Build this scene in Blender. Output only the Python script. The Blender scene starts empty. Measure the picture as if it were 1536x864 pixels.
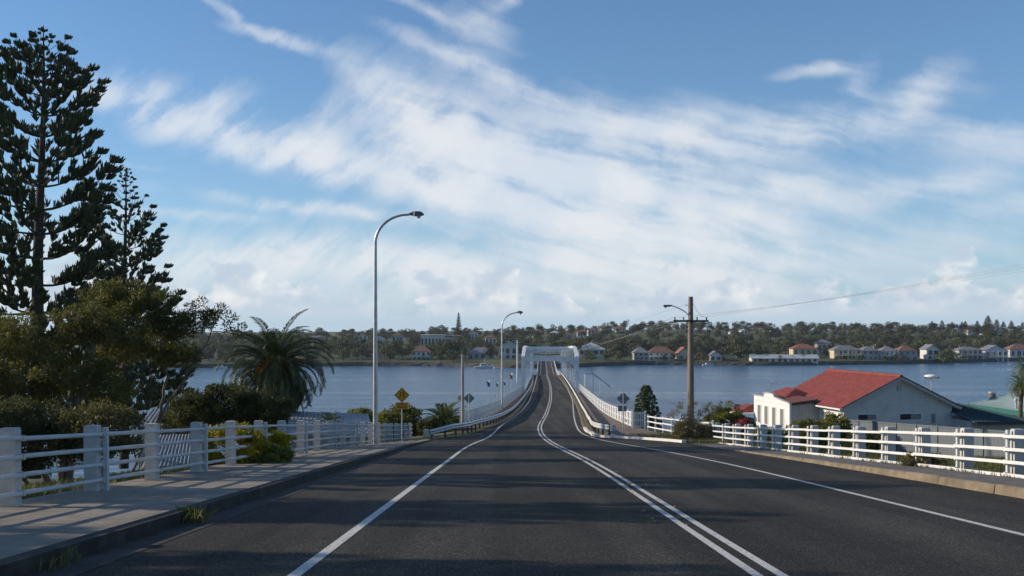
import bpy, math, random
import numpy as np
from mathutils import Vector, Matrix

# ------------------------------------------------------------------ scene, camera, sky, sun
SC = bpy.context.scene
COL = SC.collection
rnd = random.Random(11)
rng = np.random.default_rng(7)
F = 1493.33            # focal length in photo pixels
HZ = 494.0             # row of the horizon in the photo
EYE = 17.5             # eye height above the river


def P(px, py, Y):
    """point at distance Y seen at pixel (px,py) of the photograph"""
    return ((px - 768) * Y / F, Y, EYE + (HZ - py) * Y / F)


cam_d = bpy.data.cameras.new("camera")
cam_d.lens = 35.0
cam_d.sensor_width = 36.0
cam_d.shift_y = (HZ - 432) / 1536
cam_d.clip_start = 0.1
cam_d.clip_end = 12000
cam = bpy.data.objects.new("camera", cam_d)
COL.objects.link(cam)
cam.location = (0, 0, EYE)
cam.rotation_euler = (math.radians(90), 0, 0)
SC.camera = cam
SC.view_settings.view_transform = 'Standard'
SC.view_settings.look = 'None'
SC.view_settings.exposure = 0.0
SC.view_settings.gamma = 1.0
SC.view_settings.use_curve_mapping = False

SUN_EL = math.radians(21)
SUN_AZ = math.radians(-82)      # measured from +Y towards +X : far to the left and a little ahead
sun_d = bpy.data.lights.new("sun", 'SUN')
sun_d.energy = 4.8
sun_d.angle = math.radians(0.55)
sun_d.color = (1.0, 0.87, 0.70)
sun = bpy.data.objects.new("sun", sun_d)
COL.objects.link(sun)
sdir = Vector((math.sin(SUN_AZ) * math.cos(SUN_EL), math.cos(SUN_AZ) * math.cos(SUN_EL), math.sin(SUN_EL)))
sun.rotation_euler = sdir.to_track_quat('Z', 'Y').to_euler()
sun.location = (-60, 20, 80)


class NT:
    """small helper to write node trees"""
    def __init__(self, tree):
        self.t = tree
        self.N = tree.nodes
        self.L = tree.links

    def n(self, kind, ins=None, **props):
        nd = self.N.new(kind)
        for k, v in props.items():
            setattr(nd, k, v)
        if ins:
            for k, v in ins.items():
                self.put(nd.inputs[k], v)
        return nd

    def put(self, sock, v):
        if isinstance(v, bpy.types.NodeSocket):
            self.L.new(v, sock)
        else:
            sock.default_value = v

    def m(self, op, a, b=None, c=None, clamp=False):
        nd = self.N.new('ShaderNodeMath')
        nd.operation = op
        nd.use_clamp = clamp
        self.put(nd.inputs[0], a)
        if b is not None:
            self.put(nd.inputs[1], b)
        if c is not None:
            self.put(nd.inputs[2], c)
        return nd.outputs[0]

    def ss(self, x, lo, hi, tlo=0.0, thi=1.0):
        nd = self.N.new('ShaderNodeMapRange')
        nd.interpolation_type = 'SMOOTHSTEP'
        for i, v in enumerate((x, lo, hi, tlo, thi)):
            self.put(nd.inputs[i], v)
        return nd.outputs[0]

    def noise(self, vec, scale, detail=4, rough=0.55, dist=0.0):
        nd = self.n('ShaderNodeTexNoise', {'Vector': vec, 'Scale': scale, 'Detail': detail, 'Roughness': rough, 'Distortion': dist})
        return nd.outputs[0]

    def vec(self, x, y, z=0.0):
        nd = self.n('ShaderNodeCombineXYZ', {0: x, 1: y, 2: z})
        return nd.outputs[0]

    def mix(self, fac, a, b):
        nd = self.N.new('ShaderNodeMix')
        nd.data_type = 'RGBA'
        self.put(nd.inputs[0], fac)
        self.put(nd.inputs[6], a)
        self.put(nd.inputs[7], b)
        return nd.outputs[2]


def build_sky():
    w = bpy.data.worlds.new("World")
    SC.world = w
    w.use_nodes = True
    w.node_tree.nodes.clear()
    t = NT(w.node_tree)
    sky = t.n('ShaderNodeTexSky', sky_type='NISHITA', sun_disc=False, sun_elevation=SUN_EL, sun_rotation=SUN_AZ,
              altitude=0.0, air_density=1.0, dust_density=0.15, ozone_density=3.5)
    tc = t.n('ShaderNodeTexCoord')
    sep = t.n('ShaderNodeSeparateXYZ', {0: tc.outputs['Generated']})
    X, Y, Z = sep.outputs
    az = t.m('ARCTAN2', X, Y)
    el = t.m('ARCSINE', Z)
    # azimuth and elevation in hundredths of a tangent, near enough to photo pixels / 100
    u = t.m('MULTIPLY', az, 14.93)
    v = t.m('MULTIPLY', el, 14.93)
    uv = t.vec(u, v, 0.0)
    # broad warp so that the patches get uneven outlines
    w1 = t.noise(uv, 0.6, 6, 0.62)
    w2 = t.noise(t.vec(u, v, 7.3), 0.6, 6, 0.62)
    uu = t.m('ADD', u, t.m('MULTIPLY', t.m('SUBTRACT', w1, 0.5), 0.9))
    vv = t.m('ADD', v, t.m('MULTIPLY', t.m('SUBTRACT', w2, 0.5), 0.45))

    def blob(px, py, rx, ry, deg, amp, soft=False):
        cx, cy = (px - 768) / 100.0, (HZ - py) / 100.0
        a = math.radians(deg)
        c, s = math.cos(a), math.sin(a)
        dx = t.m('SUBTRACT', uu, cx)
        dy = t.m('SUBTRACT', vv, cy)
        p = t.m('MULTIPLY', t.m('ADD', t.m('MULTIPLY', dx, c), t.m('MULTIPLY', dy, s)), 100.0 / rx)
        q = t.m('MULTIPLY', t.m('SUBTRACT', t.m('MULTIPLY', dy, c), t.m('MULTIPLY', dx, s)), 100.0 / ry)
        r2 = t.m('ADD', t.m('MULTIPLY', p, p), t.m('MULTIPLY', q, q))
        return t.m('MULTIPLY', t.m('EXPONENT', t.m('MULTIPLY', r2, -1.0)), amp)

    acc = None
    # px, py, half length, half width, tilt (counter-clockwise), strength : the big cirrus sheet and its outliers
    for b in [(180, 175, 60, 18, -8, 0.9), (260, 190, 60, 36, -30, 0.95), (350, 190, 45, 40, 40, 0.7), (400, 225, 130, 24, -13, 1.0), (480, 205, 60, 30, 40, 0.55), (560, 262, 160, 30, -15, 1.1), (590, 200, 60, 40, 40, 0.5),
              (600, 155, 90, 26, -32, 1.1), (690, 205, 120, 48, -28, 1.2),
              (800, 300, 190, 52, -17, 2.0), (900, 255, 180, 70, -8, 1.6), (1020, 335, 170, 55, -16, 0.9), (950, 372, 110, 14, -24, 0.7), (790, 150, 130, 14, -18, 0.45),
              (1080, 205, 150, 32, -2, 0.85), (1230, 212, 130, 28, 10, 0.95), (1340, 178, 50, 24, 38, 0.85), (1440, 245, 100, 26, -8, 0.6), (1520, 248, 60, 22, 0, 0.45),
              (1160, 325, 120, 36, 14, 0.8), (1165, 296, 40, 16, 0, 0.5), (1340, 300, 110, 17, 8, 0.85), (1500, 335, 120, 26, 0, 0.5),
              (520, 322, 190, 10, -5, 0.75), (300, 332, 120, 8, 0, 0.4), (460, 388, 520, 24, -1, 0.9), (520, 425, 420, 30, 0, 0.6), (200, 270, 60, 6, -4, 0.4),
              (900, 412, 420, 46, -3, 0.9), (1180, 390, 240, 34, 4, 0.6), (720, 60, 50, 45, -40, 0.45), (760, 18, 60, 10, 32, 0.4), (640, 38, 90, 7, -22, 0.35),
              (690, 105, 110, 9, -24, 0.5), (780, 135, 120, 9, -24, 0.5), (430, 82, 70, 8, -10, 0.6), (350, 50, 50, 7, -32, 0.4), (315, 6, 40, 12, -22, 0.75),
              (1215, 128, 50, 9, 0, 0.7), (1270, 150, 40, 18, 60, 0.3), (590, 8, 50, 8, -24, 0.45)]:
        o = blob(*b)
        acc = o if acc is None else t.m('ADD', acc, o)
    # fibres: two directions of stretched noise
    def rot(deg, sx, sy, zz):
        a = math.radians(deg)
        c, s = math.cos(a), math.sin(a)
        p = t.m('ADD', t.m('MULTIPLY', uu, c * sx), t.m('MULTIPLY', vv, s * sx))
        q = t.m('SUBTRACT', t.m('MULTIPLY', vv, c * sy), t.m('MULTIPLY', uu, s * sy))
        return t.vec(p, q, zz)
    f1 = t.noise(rot(40, 0.75, 3.0, 1.0), 1.0, 6, 0.55, 0.0)
    f2 = t.noise(rot(-15, 0.40, 2.6, 4.0), 1.0, 6, 0.52, 0.0)
    lf = t.ss(u, -3.5, 0.5)
    fib = t.m('ADD', t.m('MULTIPLY', f1, t.m('SUBTRACT', 1.0, lf)), t.m('MULTIPLY', f2, lf))
    fine = t.noise(t.vec(uu, vv, 3.0), 1.6, 6, 0.58, 0.1)
    tex = t.m('ADD', t.m('MULTIPLY', fib, 0.72), t.m('MULTIPLY', fine, 0.28))
    # density = patch strength modulated by the fibre texture
    dens = t.m('MULTIPLY', acc, t.ss(tex, 0.33, 0.70, 0.12, 1.6))
    a_c = t.m('MULTIPLY', t.m('SUBTRACT', 1.0, t.m('EXPONENT', t.m('MULTIPLY', t.m('MAXIMUM', t.m('SUBTRACT', dens, 0.05), 0.0), -1.35))), 0.93)
    # unseen rest of the sky: looser cover, thinned to weaken the ambient light
    back = t.ss(Y, 0.35, 0.75)
    a_b = t.m('MULTIPLY', t.ss(tex, 0.52, 0.78), 0.4)
    a_c = t.m('ADD', t.m('MULTIPLY', a_c, back), t.m('MULTIPLY', a_b, t.m('SUBTRACT', 1.0, back)))
    # low cumulus near the horizon
    puff = t.noise(t.vec(u, t.m('MULTIPLY', v, 1.35), 2.0), 1.5, 7, 0.52)
    pf2 = t.noise(t.vec(u, 0.0, 9.0), 0.42, 2, 0.5)
    lim = t.m('ADD', 0.22, t.m('MULTIPLY', t.ss(pf2, 0.34, 0.62), 0.62))       # how high the heaps stand here
    lim = t.m('MULTIPLY', lim, 1.0)
    hgt = t.m('SUBTRACT', lim, t.m('SUBTRACT', v, 0.12))
    cum = t.m('ADD', t.m('MULTIPLY', hgt, 0.62), t.m('MULTIPLY', t.m('SUBTRACT', puff, 0.5), 1.7))
    a_k = t.m('MULTIPLY', t.ss(cum, -0.02, 0.16), t.ss(v, 0.06, 0.32))
    a_k = t.m('MULTIPLY', a_k, 0.9)
    shade = t.ss(t.noise(t.vec(t.m('ADD', u, 0.10), t.m('MULTIPLY', t.m('SUBTRACT', v, 0.07), 1.35), 2.0), 1.5, 5, 0.5), 0.36, 0.62)
    c_k = t.mix(shade, (0.93, 0.93, 0.93, 1), (0.55, 0.65, 0.77, 1))
    c_k = t.mix(t.ss(v, 0.1, 0.5), (0.60, 0.70, 0.80, 1), c_k)
    # colours
    skc = t.n('ShaderNodeVectorMath', {0: sky.outputs[0], 1: (0.076, 0.108, 0.130)}, operation='MULTIPLY').outputs[0]
    shd = t.ss(t.noise(t.vec(u, v, 12.0), 0.8, 3, 0.5), 0.4, 0.65)
    c_c = t.mix(shd, (0.84, 0.86, 0.89, 1), (0.70, 0.77, 0.86, 1))
    # pale veil of moisture low in the sky, all round the horizon
    veil = t.m('ADD', 0.07, t.m('MULTIPLY', t.m('EXPONENT', t.m('MULTIPLY', t.m('MAXIMUM', v, 0.0), -0.7)), 0.82))
    skc = t.mix(veil, skc, (0.52, 0.66, 0.81, 1))
    col = t.mix(a_c, skc, c_c)
    col = t.mix(a_k, col, c_k)
    bg = t.n('ShaderNodeBackground', {'Color': col, 'Strength': 1.0})
    out = t.n('ShaderNodeOutputWorld')
    t.L.new(bg.outputs[0], out.inputs[0])
    # the Sky Texture is scaled to a strength of about 0.1 before the clouds are laid over it
    w.cycles.sampling_method = 'MANUAL'
    w.cycles.sample_map_resolution = 512


build_sky()


# ------------------------------------------------------------------ helpers
def tag(o, label=None, cat=None, group=None, kind=None):
    if label: o['label'] = label
    if cat: o['category'] = cat
    if group: o['group'] = group
    if kind: o['kind'] = kind
    return o


def thing(name, label, cat, loc=(0, 0, 0), rz=0.0, group=None):
    o = bpy.data.objects.new(name, None)
    o.empty_display_size = 0.3
    COL.objects.link(o)
    o.location = loc
    o.rotation_euler = (0, 0, rz)
    return tag(o, label, cat, group)


def copy_tree(o, parent=None):
    c = o.copy()
    COL.objects.link(c)
    if parent is not None:
        c.parent = parent
    for ch in list(o.children):
        copy_tree(ch, c)
    return c


class MB:
    """collects shapes, then links them as one mesh object"""
    def __init__(self):
        self.V, self.n, self.L, self.S, self.M, self.K = [], 0, [], [], [], []

    def add(self, v, f, m=0, smooth=False):
        v = np.asarray(v, dtype=np.float64).reshape(-1, 3)
        if isinstance(f, np.ndarray):
            lo = f.reshape(-1) + self.n
            sz = np.full(len(f), f.shape[1], dtype=np.int64)
        else:
            lo = np.array([i for q in f for i in q], dtype=np.int64) + self.n
            sz = np.array([len(q) for q in f], dtype=np.int64)
        self.V.append(v); self.L.append(lo); self.S.append(sz)
        self.M.append(np.full(len(sz), m)); self.K.append(np.full(len(sz), smooth))
        self.n += len(v)
        return self

    def box(self, c, s, rz=0.0, m=0, mat=None):
        x, y, z = s[0] / 2, s[1] / 2, s[2] / 2
        v = np.array([(-x, -y, -z), (x, -y, -z), (x, y, -z), (-x, y, -z), (-x, -y, z), (x, -y, z), (x, y, z), (-x, y, z)])
        if mat is not None:
            v = v @ np.array(mat.to_3x3()).T
        elif rz:
            a, b = math.cos(rz), math.sin(rz)
            v = v @ np.array([(a, b, 0), (-b, a, 0), (0, 0, 1)])
        v = v + np.array(c)
        return self.add(v, [(0, 3, 2, 1), (4, 5, 6, 7), (0, 1, 5, 4), (1, 2, 6, 5), (2, 3, 7, 6), (3, 0, 4, 7)], m)

    def beam(self, a, b, w, h, m=0, up=(0, 0, 1)):
        a, b = Vector(a), Vector(b)
        d = b - a
        y = d.normalized()
        u = Vector(up)
        if abs(y.dot(u)) > 0.99:
            u = Vector((0, 1, 0))
        x = y.cross(u).normalized()
        z = x.cross(y)
        R = Matrix((x, y, z)).transposed()
        return self.box((a + b) / 2, (w, d.length, h), m=m, mat=R)

    def tube(self, pts, r, n=8, m=0, caps=True, smooth=True):
        pts = np.asarray(pts, dtype=float)
        k = len(pts)
        r = np.full(k, r) if np.isscalar(r) else np.asarray(r, dtype=float)
        tg = np.gradient(pts, axis=0)
        tg /= np.linalg.norm(tg, axis=1)[:, None] + 1e-9
        ref = np.array((0, 0, 1.0)) if abs(tg[:, 2]).max() < 0.9 else np.array((1.0, 0.02, 0.0)) if abs(tg[:, 0]).max() < 0.9 else np.array((0.03, 1.0, 0.0))
        ax = np.cross(tg, ref)
        ax /= np.linalg.norm(ax, axis=1)[:, None] + 1e-9
        bx = np.cross(tg, ax)
        th = np.arange(n) * 2 * math.pi / n
        v = pts[:, None, :] + r[:, None, None] * (np.cos(th)[None, :, None] * ax[:, None, :] + np.sin(th)[None, :, None] * bx[:, None, :])
        i = np.arange(k - 1)[:, None] * n
        j = np.arange(n)[None, :]
        j2 = (j + 1) % n
        f = np.stack([i + j, i + j2, i + n + j2, i + n + j], axis=-1).reshape(-1, 4)
        self.add(v.reshape(-1, 3), f, m, smooth)
        if caps:
            self.add(v[0], [tuple(range(n))], m)
            self.add(v[-1], [tuple(range(n))[::-1]], m)
        return self

    def prism(self, poly, a, b, m=0):
        """poly: function t -> list of points at the two ends a and b"""
        A, B = poly(a), poly(b)
        n = len(A)
        f = [tuple(range(n))[::-1], tuple(range(n, 2 * n))] + [(i, (i + 1) % n, n + (i + 1) % n, n + i) for i in range(n)]
        return self.add(list(A) + list(B), f, m)

    def slab(self, quad, th, m=0):
        """thick sheet under four corner points"""
        q = [Vector(p) for p in quad]
        nn = (q[1] - q[0]).cross(q[2] - q[0]).normalized() * th
        v = [tuple(p) for p in q] + [tuple(p - nn) for p in q]
        n = len(q)
        f = [tuple(range(n)), tuple(range(n, 2 * n))[::-1]] + [(i, n + i, n + (i + 1) % n, (i + 1) % n) for i in range(n)]
        return self.add(v, f, m)

    def build(self, name, mats, parent=None, world=False, **tg):
        V = np.concatenate(self.V) if self.V else np.zeros((0, 3))
        if world and parent is not None:
            V = V - np.array(parent.location)
        L, S = np.concatenate(self.L), np.concatenate(self.S)
        me = bpy.data.meshes.new(name)
        me.vertices.add(len(V)); me.vertices.foreach_set('co', V.reshape(-1))
        me.loops.add(len(L)); me.loops.foreach_set('vertex_index', L)
        me.polygons.add(len(S))
        st = np.zeros(len(S), dtype=np.int64); st[1:] = np.cumsum(S)[:-1]
        me.polygons.foreach_set('loop_start', st)
        me.polygons.foreach_set('loop_total', S)
        me.polygons.foreach_set('material_index', np.concatenate(self.M))
        me.polygons.foreach_set('use_smooth', np.concatenate(self.K))
        for mm in (mats if isinstance(mats, (list, tuple)) else [mats]):
            me.materials.append(mm)
        me.update(calc_edges=True)
        me.validate()
        o = bpy.data.objects.new(name, me)
        COL.objects.link(o)
        if parent is not None:
            o.parent = parent
        tag(o, **tg)
        return o


def inst(name, mesh, parent=None, loc=(0, 0, 0), rot=(0, 0, 0), scale=(1, 1, 1), **tg):
    o = bpy.data.objects.new(name, mesh)
    COL.objects.link(o)
    if parent is not None:
        o.parent = parent
    o.location, o.rotation_euler, o.scale = loc, rot, scale
    tag(o, **tg)
    return o


# ------------------------------------------------------------------ materials
def material(name, col, rough=0.7, var=0.25, scale=3.0, bump=0.0, bscale=40.0, metal=0.0, spec=0.35, col2=None, sq=None, dirt=None, obj_var=0.0):
    m = bpy.data.materials.new(name)
    m.use_nodes = True
    t = NT(m.node_tree)
    b = t.N['Principled BSDF']
    tc = t.n('ShaderNodeTexCoord')
    co = tc.outputs['Object']
    if sq:
        co = t.n('ShaderNodeVectorMath', {0: co, 1: sq}, operation='MULTIPLY').outputs[0]
    nz = t.noise(co, scale, 5, 0.6)
    c1 = tuple(max(0.0, c * (1 - var)) for c in col) + (1,)
    c2 = (tuple(min(1.0, c * (1 + var)) for c in col) if col2 is None else tuple(col2)) + (1,)
    c = t.mix(t.ss(nz, 0.3, 0.7), c1, c2)
    if dirt:
        dn = t.noise(tc.outputs['Object'], dirt[1], 6, 0.65)
        c = t.mix(t.m('MULTIPLY', t.ss(dn, 0.52, 0.72), dirt[2]), c, tuple(dirt[0]) + (1,))
    if obj_var:
        oi = t.n('ShaderNodeObjectInfo')
        hs = t.n('ShaderNodeHueSaturation', {'Color': c, 'Hue': t.m('ADD', 0.5, t.m('MULTIPLY', t.m('SUBTRACT', oi.outputs['Random'], 0.5), obj_var * 0.12)),
                                             'Value': t.m('ADD', 1.0, t.m('MULTIPLY', t.m('SUBTRACT', oi.outputs['Random'], 0.5), obj_var))})
        c = hs.outputs[0]
    t.L.new(c, b.inputs['Base Color'])
    b.inputs['Roughness'].default_value = rough
    b.inputs['Metallic'].default_value = metal
    b.inputs['Specular IOR Level'].default_value = spec
    if bump:
        bn = t.noise(tc.outputs['Object'], bscale, 4, 0.6)
        bp = t.n('ShaderNodeBump', {'Height': bn, 'Strength': bump, 'Distance': 0.02})
        t.L.new(bp.outputs[0], b.inputs['Normal'])
    return m


def leaf_material(name, dark, light, trans=0.25, rough=0.55, obj_var=0.0, clump=None):
    m = bpy.data.materials.new(name)
    m.use_nodes = True
    t = NT(m.node_tree)
    b = t.N['Principled BSDF']
    g = t.n('ShaderNodeNewGeometry')
    r = g.outputs['Random Per Island']
    if clump:
        tc = t.n('ShaderNodeTexCoord')
        nz = t.noise(tc.outputs['Object'], clump, 3, 0.55)
        r = t.m('ADD', t.m('MULTIPLY', r, 0.5), t.m('MULTIPLY', t.ss(nz, 0.32, 0.68), 0.5))
    c = t.mix(r, tuple(dark) + (1,), tuple(light) + (1,))
    if obj_var:
        oi = t.n('ShaderNodeObjectInfo')
        hs = t.n('ShaderNodeHueSaturation', {'Color': c, 'Hue': t.m('ADD', 0.5, t.m('MULTIPLY', t.m('SUBTRACT', oi.outputs['Random'], 0.55), 0.09 * obj_var)),
                                             'Saturation': t.m('ADD', 0.8, t.m('MULTIPLY', oi.outputs['Random'], 0.35)),
                                             'Value': t.m('ADD', 1.0, t.m('MULTIPLY', t.m('SUBTRACT', oi.outputs['Random'], 0.5), obj_var))})
        c = hs.outputs[0]
    t.L.new(c, b.inputs['Base Color'])
    b.inputs['Roughness'].default_value = rough
    b.inputs['Specular IOR Level'].default_value = 0.25
    if trans:
        tr = t.n('ShaderNodeBsdfTranslucent', {'Color': c})
        mx = t.n('ShaderNodeMixShader', {0: trans, 1: b.outputs[0], 2: tr.outputs[0]})
        t.L.new(mx.outputs[0], t.N['Material Output'].inputs[0])
    return m


def asphalt_material():
    m = bpy.data.materials.new('asphalt')
    m.use_nodes = True
    t = NT(m.node_tree)
    b = t.N['Principled BSDF']
    co = t.n('ShaderNodeTexCoord').outputs['Object']
    sp = t.n('ShaderNodeSeparateXYZ', {0: co})
    X, Y = sp.outputs[0], sp.outputs[1]
    grit = t.noise(co, 42.0, 3, 0.75)
    fine = t.n('ShaderNodeTexVoronoi', {'Vector': co, 'Scale': 75.0}).outputs['Color']
    fg = t.n('ShaderNodeSeparateColor', {0: fine}).outputs[0]
    mott = t.noise(co, 5.0, 5, 0.65)
    patch = t.noise(t.vec(X, t.m('MULTIPLY', Y, 0.35)), 0.35, 4, 0.6)
    track = t.noise(t.vec(t.m('MULTIPLY', X, 1.1), t.m('MULTIPLY', Y, 0.02)), 1.0, 3, 0.5)
    v = t.m('ADD', t.m('MULTIPLY', t.m('SUBTRACT', grit, 0.5), 0.095), 0.028)
    v = t.m('ADD', v, t.m('MULTIPLY', t.m('POWER', fg, 7.0), 0.13))
    v = t.m('ADD', v, t.m('MULTIPLY', t.m('SUBTRACT', mott, 0.5), 0.03))
    v = t.m('MULTIPLY', v, t.m('ADD', 0.72, t.m('MULTIPLY', t.ss(patch, 0.35, 0.65), 0.5)))
    v = t.m('MULTIPLY', v, t.m('ADD', 0.85, t.m('MULTIPLY', t.ss(track, 0.4, 0.62), 0.5)))
    # the older, paler seal on the approach to the bridge
    v = t.m('MULTIPLY', v, t.ss(Y, 48.0, 95.0, 1.0, 1.35))
    v = t.m('MAXIMUM', v, 0.012)
    c = t.n('ShaderNodeCombineColor', {0: v, 1: t.m('MULTIPLY', v, 0.90), 2: t.m('MULTIPLY', v, 0.74)}).outputs[0]
    # tar stains
    st = t.noise(t.vec(t.m('MULTIPLY', X, 0.9), t.m('MULTIPLY', Y, 0.16)), 1.3, 4, 0.6, 0.6)
    c = t.mix(t.m('MULTIPLY', t.ss(st, 0.60, 0.70), 0.5), c, (0.020, 0.020, 0.021, 1))
    t.L.new(c, b.inputs['Base Color'])
    b.inputs['Roughness'].default_value = 0.9
    b.inputs['Specular IOR Level'].default_value = 0.18
    bp = t.n('ShaderNodeBump', {'Height': t.m('ADD', grit, t.m('MULTIPLY', fg, 0.5)), 'Strength': 0.55, 'Distance': 0.008})
    t.L.new(bp.outputs[0], b.inputs['Normal'])
    return m


def water_material():
    m = bpy.data.materials.new('river_water')
    m.use_nodes = True
    t = NT(m.node_tree)
    b = t.N['Principled BSDF']
    co = t.n('ShaderNodeTexCoord').outputs['Object']
    sp = t.n('ShaderNodeSeparateXYZ', {0: co})
    X, Y = sp.outputs[0], sp.outputs[1]
    w1 = t.noise(t.vec(t.m('MULTIPLY', X, 0.35), t.m('MULTIPLY', Y, 0.55)), 1.0, 5, 0.62)
    w2 = t.noise(t.vec(t.m('MULTIPLY', X, 0.05), t.m('MULTIPLY', Y, 0.11), 3.0), 1.0, 4, 0.6)
    calm = t.noise(t.vec(t.m('MULTIPLY', X, 0.006), t.m('MULTIPLY', Y, 0.035), 8.0), 1.0, 4, 0.55, 0.5)
    k = t.ss(calm, 0.50, 0.66)
    h = t.m('ADD', t.m('MULTIPLY', w1, 0.5), t.m('MULTIPLY', w2, 1.05))
    bp = t.n('ShaderNodeBump', {'Height': h, 'Strength': t.m('SUBTRACT', 1.0, t.m('MULTIPLY', k, 0.62)), 'Distance': 1.5})
    t.L.new(bp.outputs[0], b.inputs['Normal'])
    b.inputs['Base Color'].default_value = (0.055, 0.125, 0.20, 1)
    t.L.new(t.m('SUBTRACT', 0.24, t.m('MULTIPLY', k, 0.1)), b.inputs['Roughness'])
    b.inputs['IOR'].default_value = 1.33
    b.inputs['Specular IOR Level'].default_value = 0.5
    return m


M = {}
M['asphalt'] = asphalt_material()
M['water'] = water_material()
M['path'] = material('concrete_path', (0.25, 0.212, 0.168), 0.9, 0.22, 1.6, 0.4, 60, dirt=((0.10, 0.09, 0.075), 0.7, 0.6))
M['bitumen_path'] = material('bitumen_path', (0.13, 0.12, 0.115), 0.9, 0.3, 4.0, 0.5, 70, dirt=((0.2, 0.17, 0.12), 0.8, 0.5))
M['kerb'] = material('weathered_kerb', (0.215, 0.17, 0.115), 0.95, 0.3, 2.6, 0.35, 50, dirt=((0.07, 0.058, 0.04), 1.3, 0.75))
M['kerb_white'] = material('white_painted_kerb', (0.68, 0.65, 0.60), 0.8, 0.12, 3.0, 0.3, 30, dirt=((0.3, 0.27, 0.22), 0.9, 0.6))
M['gutter'] = material('dirty_shaded_gutter', (0.042, 0.038, 0.033), 0.9, 0.4, 2.5, 0.5, 40)  # dirty grey, darkened further to imitate shade on the left kerb face
M['line'] = material('road_paint', (0.58, 0.56, 0.52), 0.8, 0.2, 22.0, 0.3, 120, dirt=((0.10, 0.095, 0.09), 16.0, 0.75))
M['earth'] = material('bare_earth', (0.16, 0.125, 0.075), 0.95, 0.4, 1.5, 0.6, 12, col2=(0.2, 0.18, 0.07))
M['brick_path'] = material('brown_footway', (0.19, 0.14, 0.11), 0.9, 0.35, 3.0, 0.4, 30, dirt=((0.09, 0.07, 0.06), 0.8, 0.7))
M['ground'] = material('grassy_ground', (0.075, 0.085, 0.03), 0.95, 0.45, 0.8, 0.7, 8, col2=(0.12, 0.10, 0.05))
M['far_ground'] = material('far_lawn', (0.075, 0.09, 0.035), 0.95, 0.35, 0.06, 0.0, 1, dirt=((0.15, 0.12, 0.08), 0.03, 0.6))
M['seawall'] = material('dark_rock_wall', (0.075, 0.068, 0.058), 0.9, 0.45, 0.7, 0.6, 2.0)
M['fence'] = material('white_fence_paint', (0.70, 0.70, 0.68), 0.6, 0.08, 4.0, 0.15, 30, dirt=((0.30, 0.28, 0.24), 2.3, 0.6))
M['post'] = material('whitewashed_concrete', (0.50, 0.48, 0.445), 0.85, 0.12, 5.0, 0.35, 40, dirt=((0.24, 0.22, 0.18), 2.0, 0.65))
M['fence_old'] = material('old_fence_paint', (0.52, 0.52, 0.50), 0.7, 0.1, 4.0, 0.2, 30, dirt=((0.20, 0.18, 0.15), 2.6, 0.7))
M['post_old'] = material('weathered_concrete_post', (0.50, 0.47, 0.40), 0.9, 0.16, 5.0, 0.4, 40, dirt=((0.2, 0.18, 0.13), 1.8, 0.7))
M['galv'] = material('galvanised_steel', (0.46, 0.47, 0.47), 0.42, 0.12, 5.0, 0.05, 20, metal=0.75, dirt=((0.25, 0.25, 0.24), 1.5, 0.4))
M['steel_white'] = material('white_steel_paint', (0.70, 0.72, 0.72), 0.5, 0.07, 1.2, 0.1, 15, dirt=((0.32, 0.28, 0.24), 0.8, 0.45))
M['lamp_grey'] = material('lamp_casing', (0.12, 0.12, 0.13), 0.5, 0.15, 4.0)
M['lens'] = material('lamp_lens', (0.55, 0.55, 0.52), 0.2, 0.05, 4.0)
M['timber'] = material('weathered_pole_timber', (0.24, 0.18, 0.14), 0.85, 0.3, 3.0, 0.5, 14, sq=(6, 6, 0.35))
M['timber_dark'] = material('dark_timber', (0.075, 0.06, 0.05), 0.85, 0.3, 3.0, 0.4, 14)
M['ceramic'] = material('insulator', (0.10, 0.07, 0.06), 0.25, 0.1, 3.0)
M['wire'] = material('wire', (0.25, 0.25, 0.25), 0.6, 0.1, 3.0)
M['sign_yellow'] = material('sign_yellow', (0.72, 0.33, 0.015), 0.45, 0.06, 3.0, dirt=((0.4, 0.22, 0.03), 1.6, 0.4))
M['sign_black'] = material('sign_black', (0.015, 0.015, 0.015), 0.5, 0.1, 3.0)
M['sign_back'] = material('sign_back_alloy', (0.21, 0.23, 0.25), 0.55, 0.1, 3.0, metal=0.3)
M['cream_sign'] = material('cream_sign', (0.55, 0.48, 0.30), 0.5, 0.1, 3.0)
M['deck'] = material('bridge_concrete', (0.22, 0.21, 0.20), 0.9, 0.2, 1.0, 0.3, 10)
M['tar'] = material('tar_seal', (0.018, 0.018, 0.019), 0.6, 0.2, 8.0)
M['leaf_litter'] = leaf_material('dry_leaf', (0.20, 0.11, 0.03), (0.42, 0.28, 0.09), 0.1)
M['bark'] = material('grey_bark', (0.17, 0.135, 0.105), 0.9, 0.35, 4.0, 0.7, 16, sq=(2, 2, 0.6))
M['bark_dark'] = material('dark_pine_bark', (0.065, 0.05, 0.04), 0.95, 0.35, 3.0, 0.8, 12, sq=(1, 1, 3))
M['pine'] = leaf_material('pine_foliage', (0.034, 0.052, 0.025), (0.115, 0.138, 0.066), 0.2, 0.5)
M['pine2'] = leaf_material('pale_pine_foliage', (0.036, 0.058, 0.032), (0.10, 0.13, 0.07), 0.16, 0.5)
M['olive'] = leaf_material('olive_leaf', (0.045, 0.05, 0.014), (0.215, 0.205, 0.045), 0.45, 0.5, clump=0.8)
M['olive2'] = leaf_material('olive_leaf_dull', (0.055, 0.056, 0.018), (0.21, 0.19, 0.055), 0.45, 0.5, clump=0.9)
M['dark_leaf'] = leaf_material('dark_leaf', (0.032, 0.04, 0.013), (0.13, 0.135, 0.04), 0.42, 0.5, clump=0.9)
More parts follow.
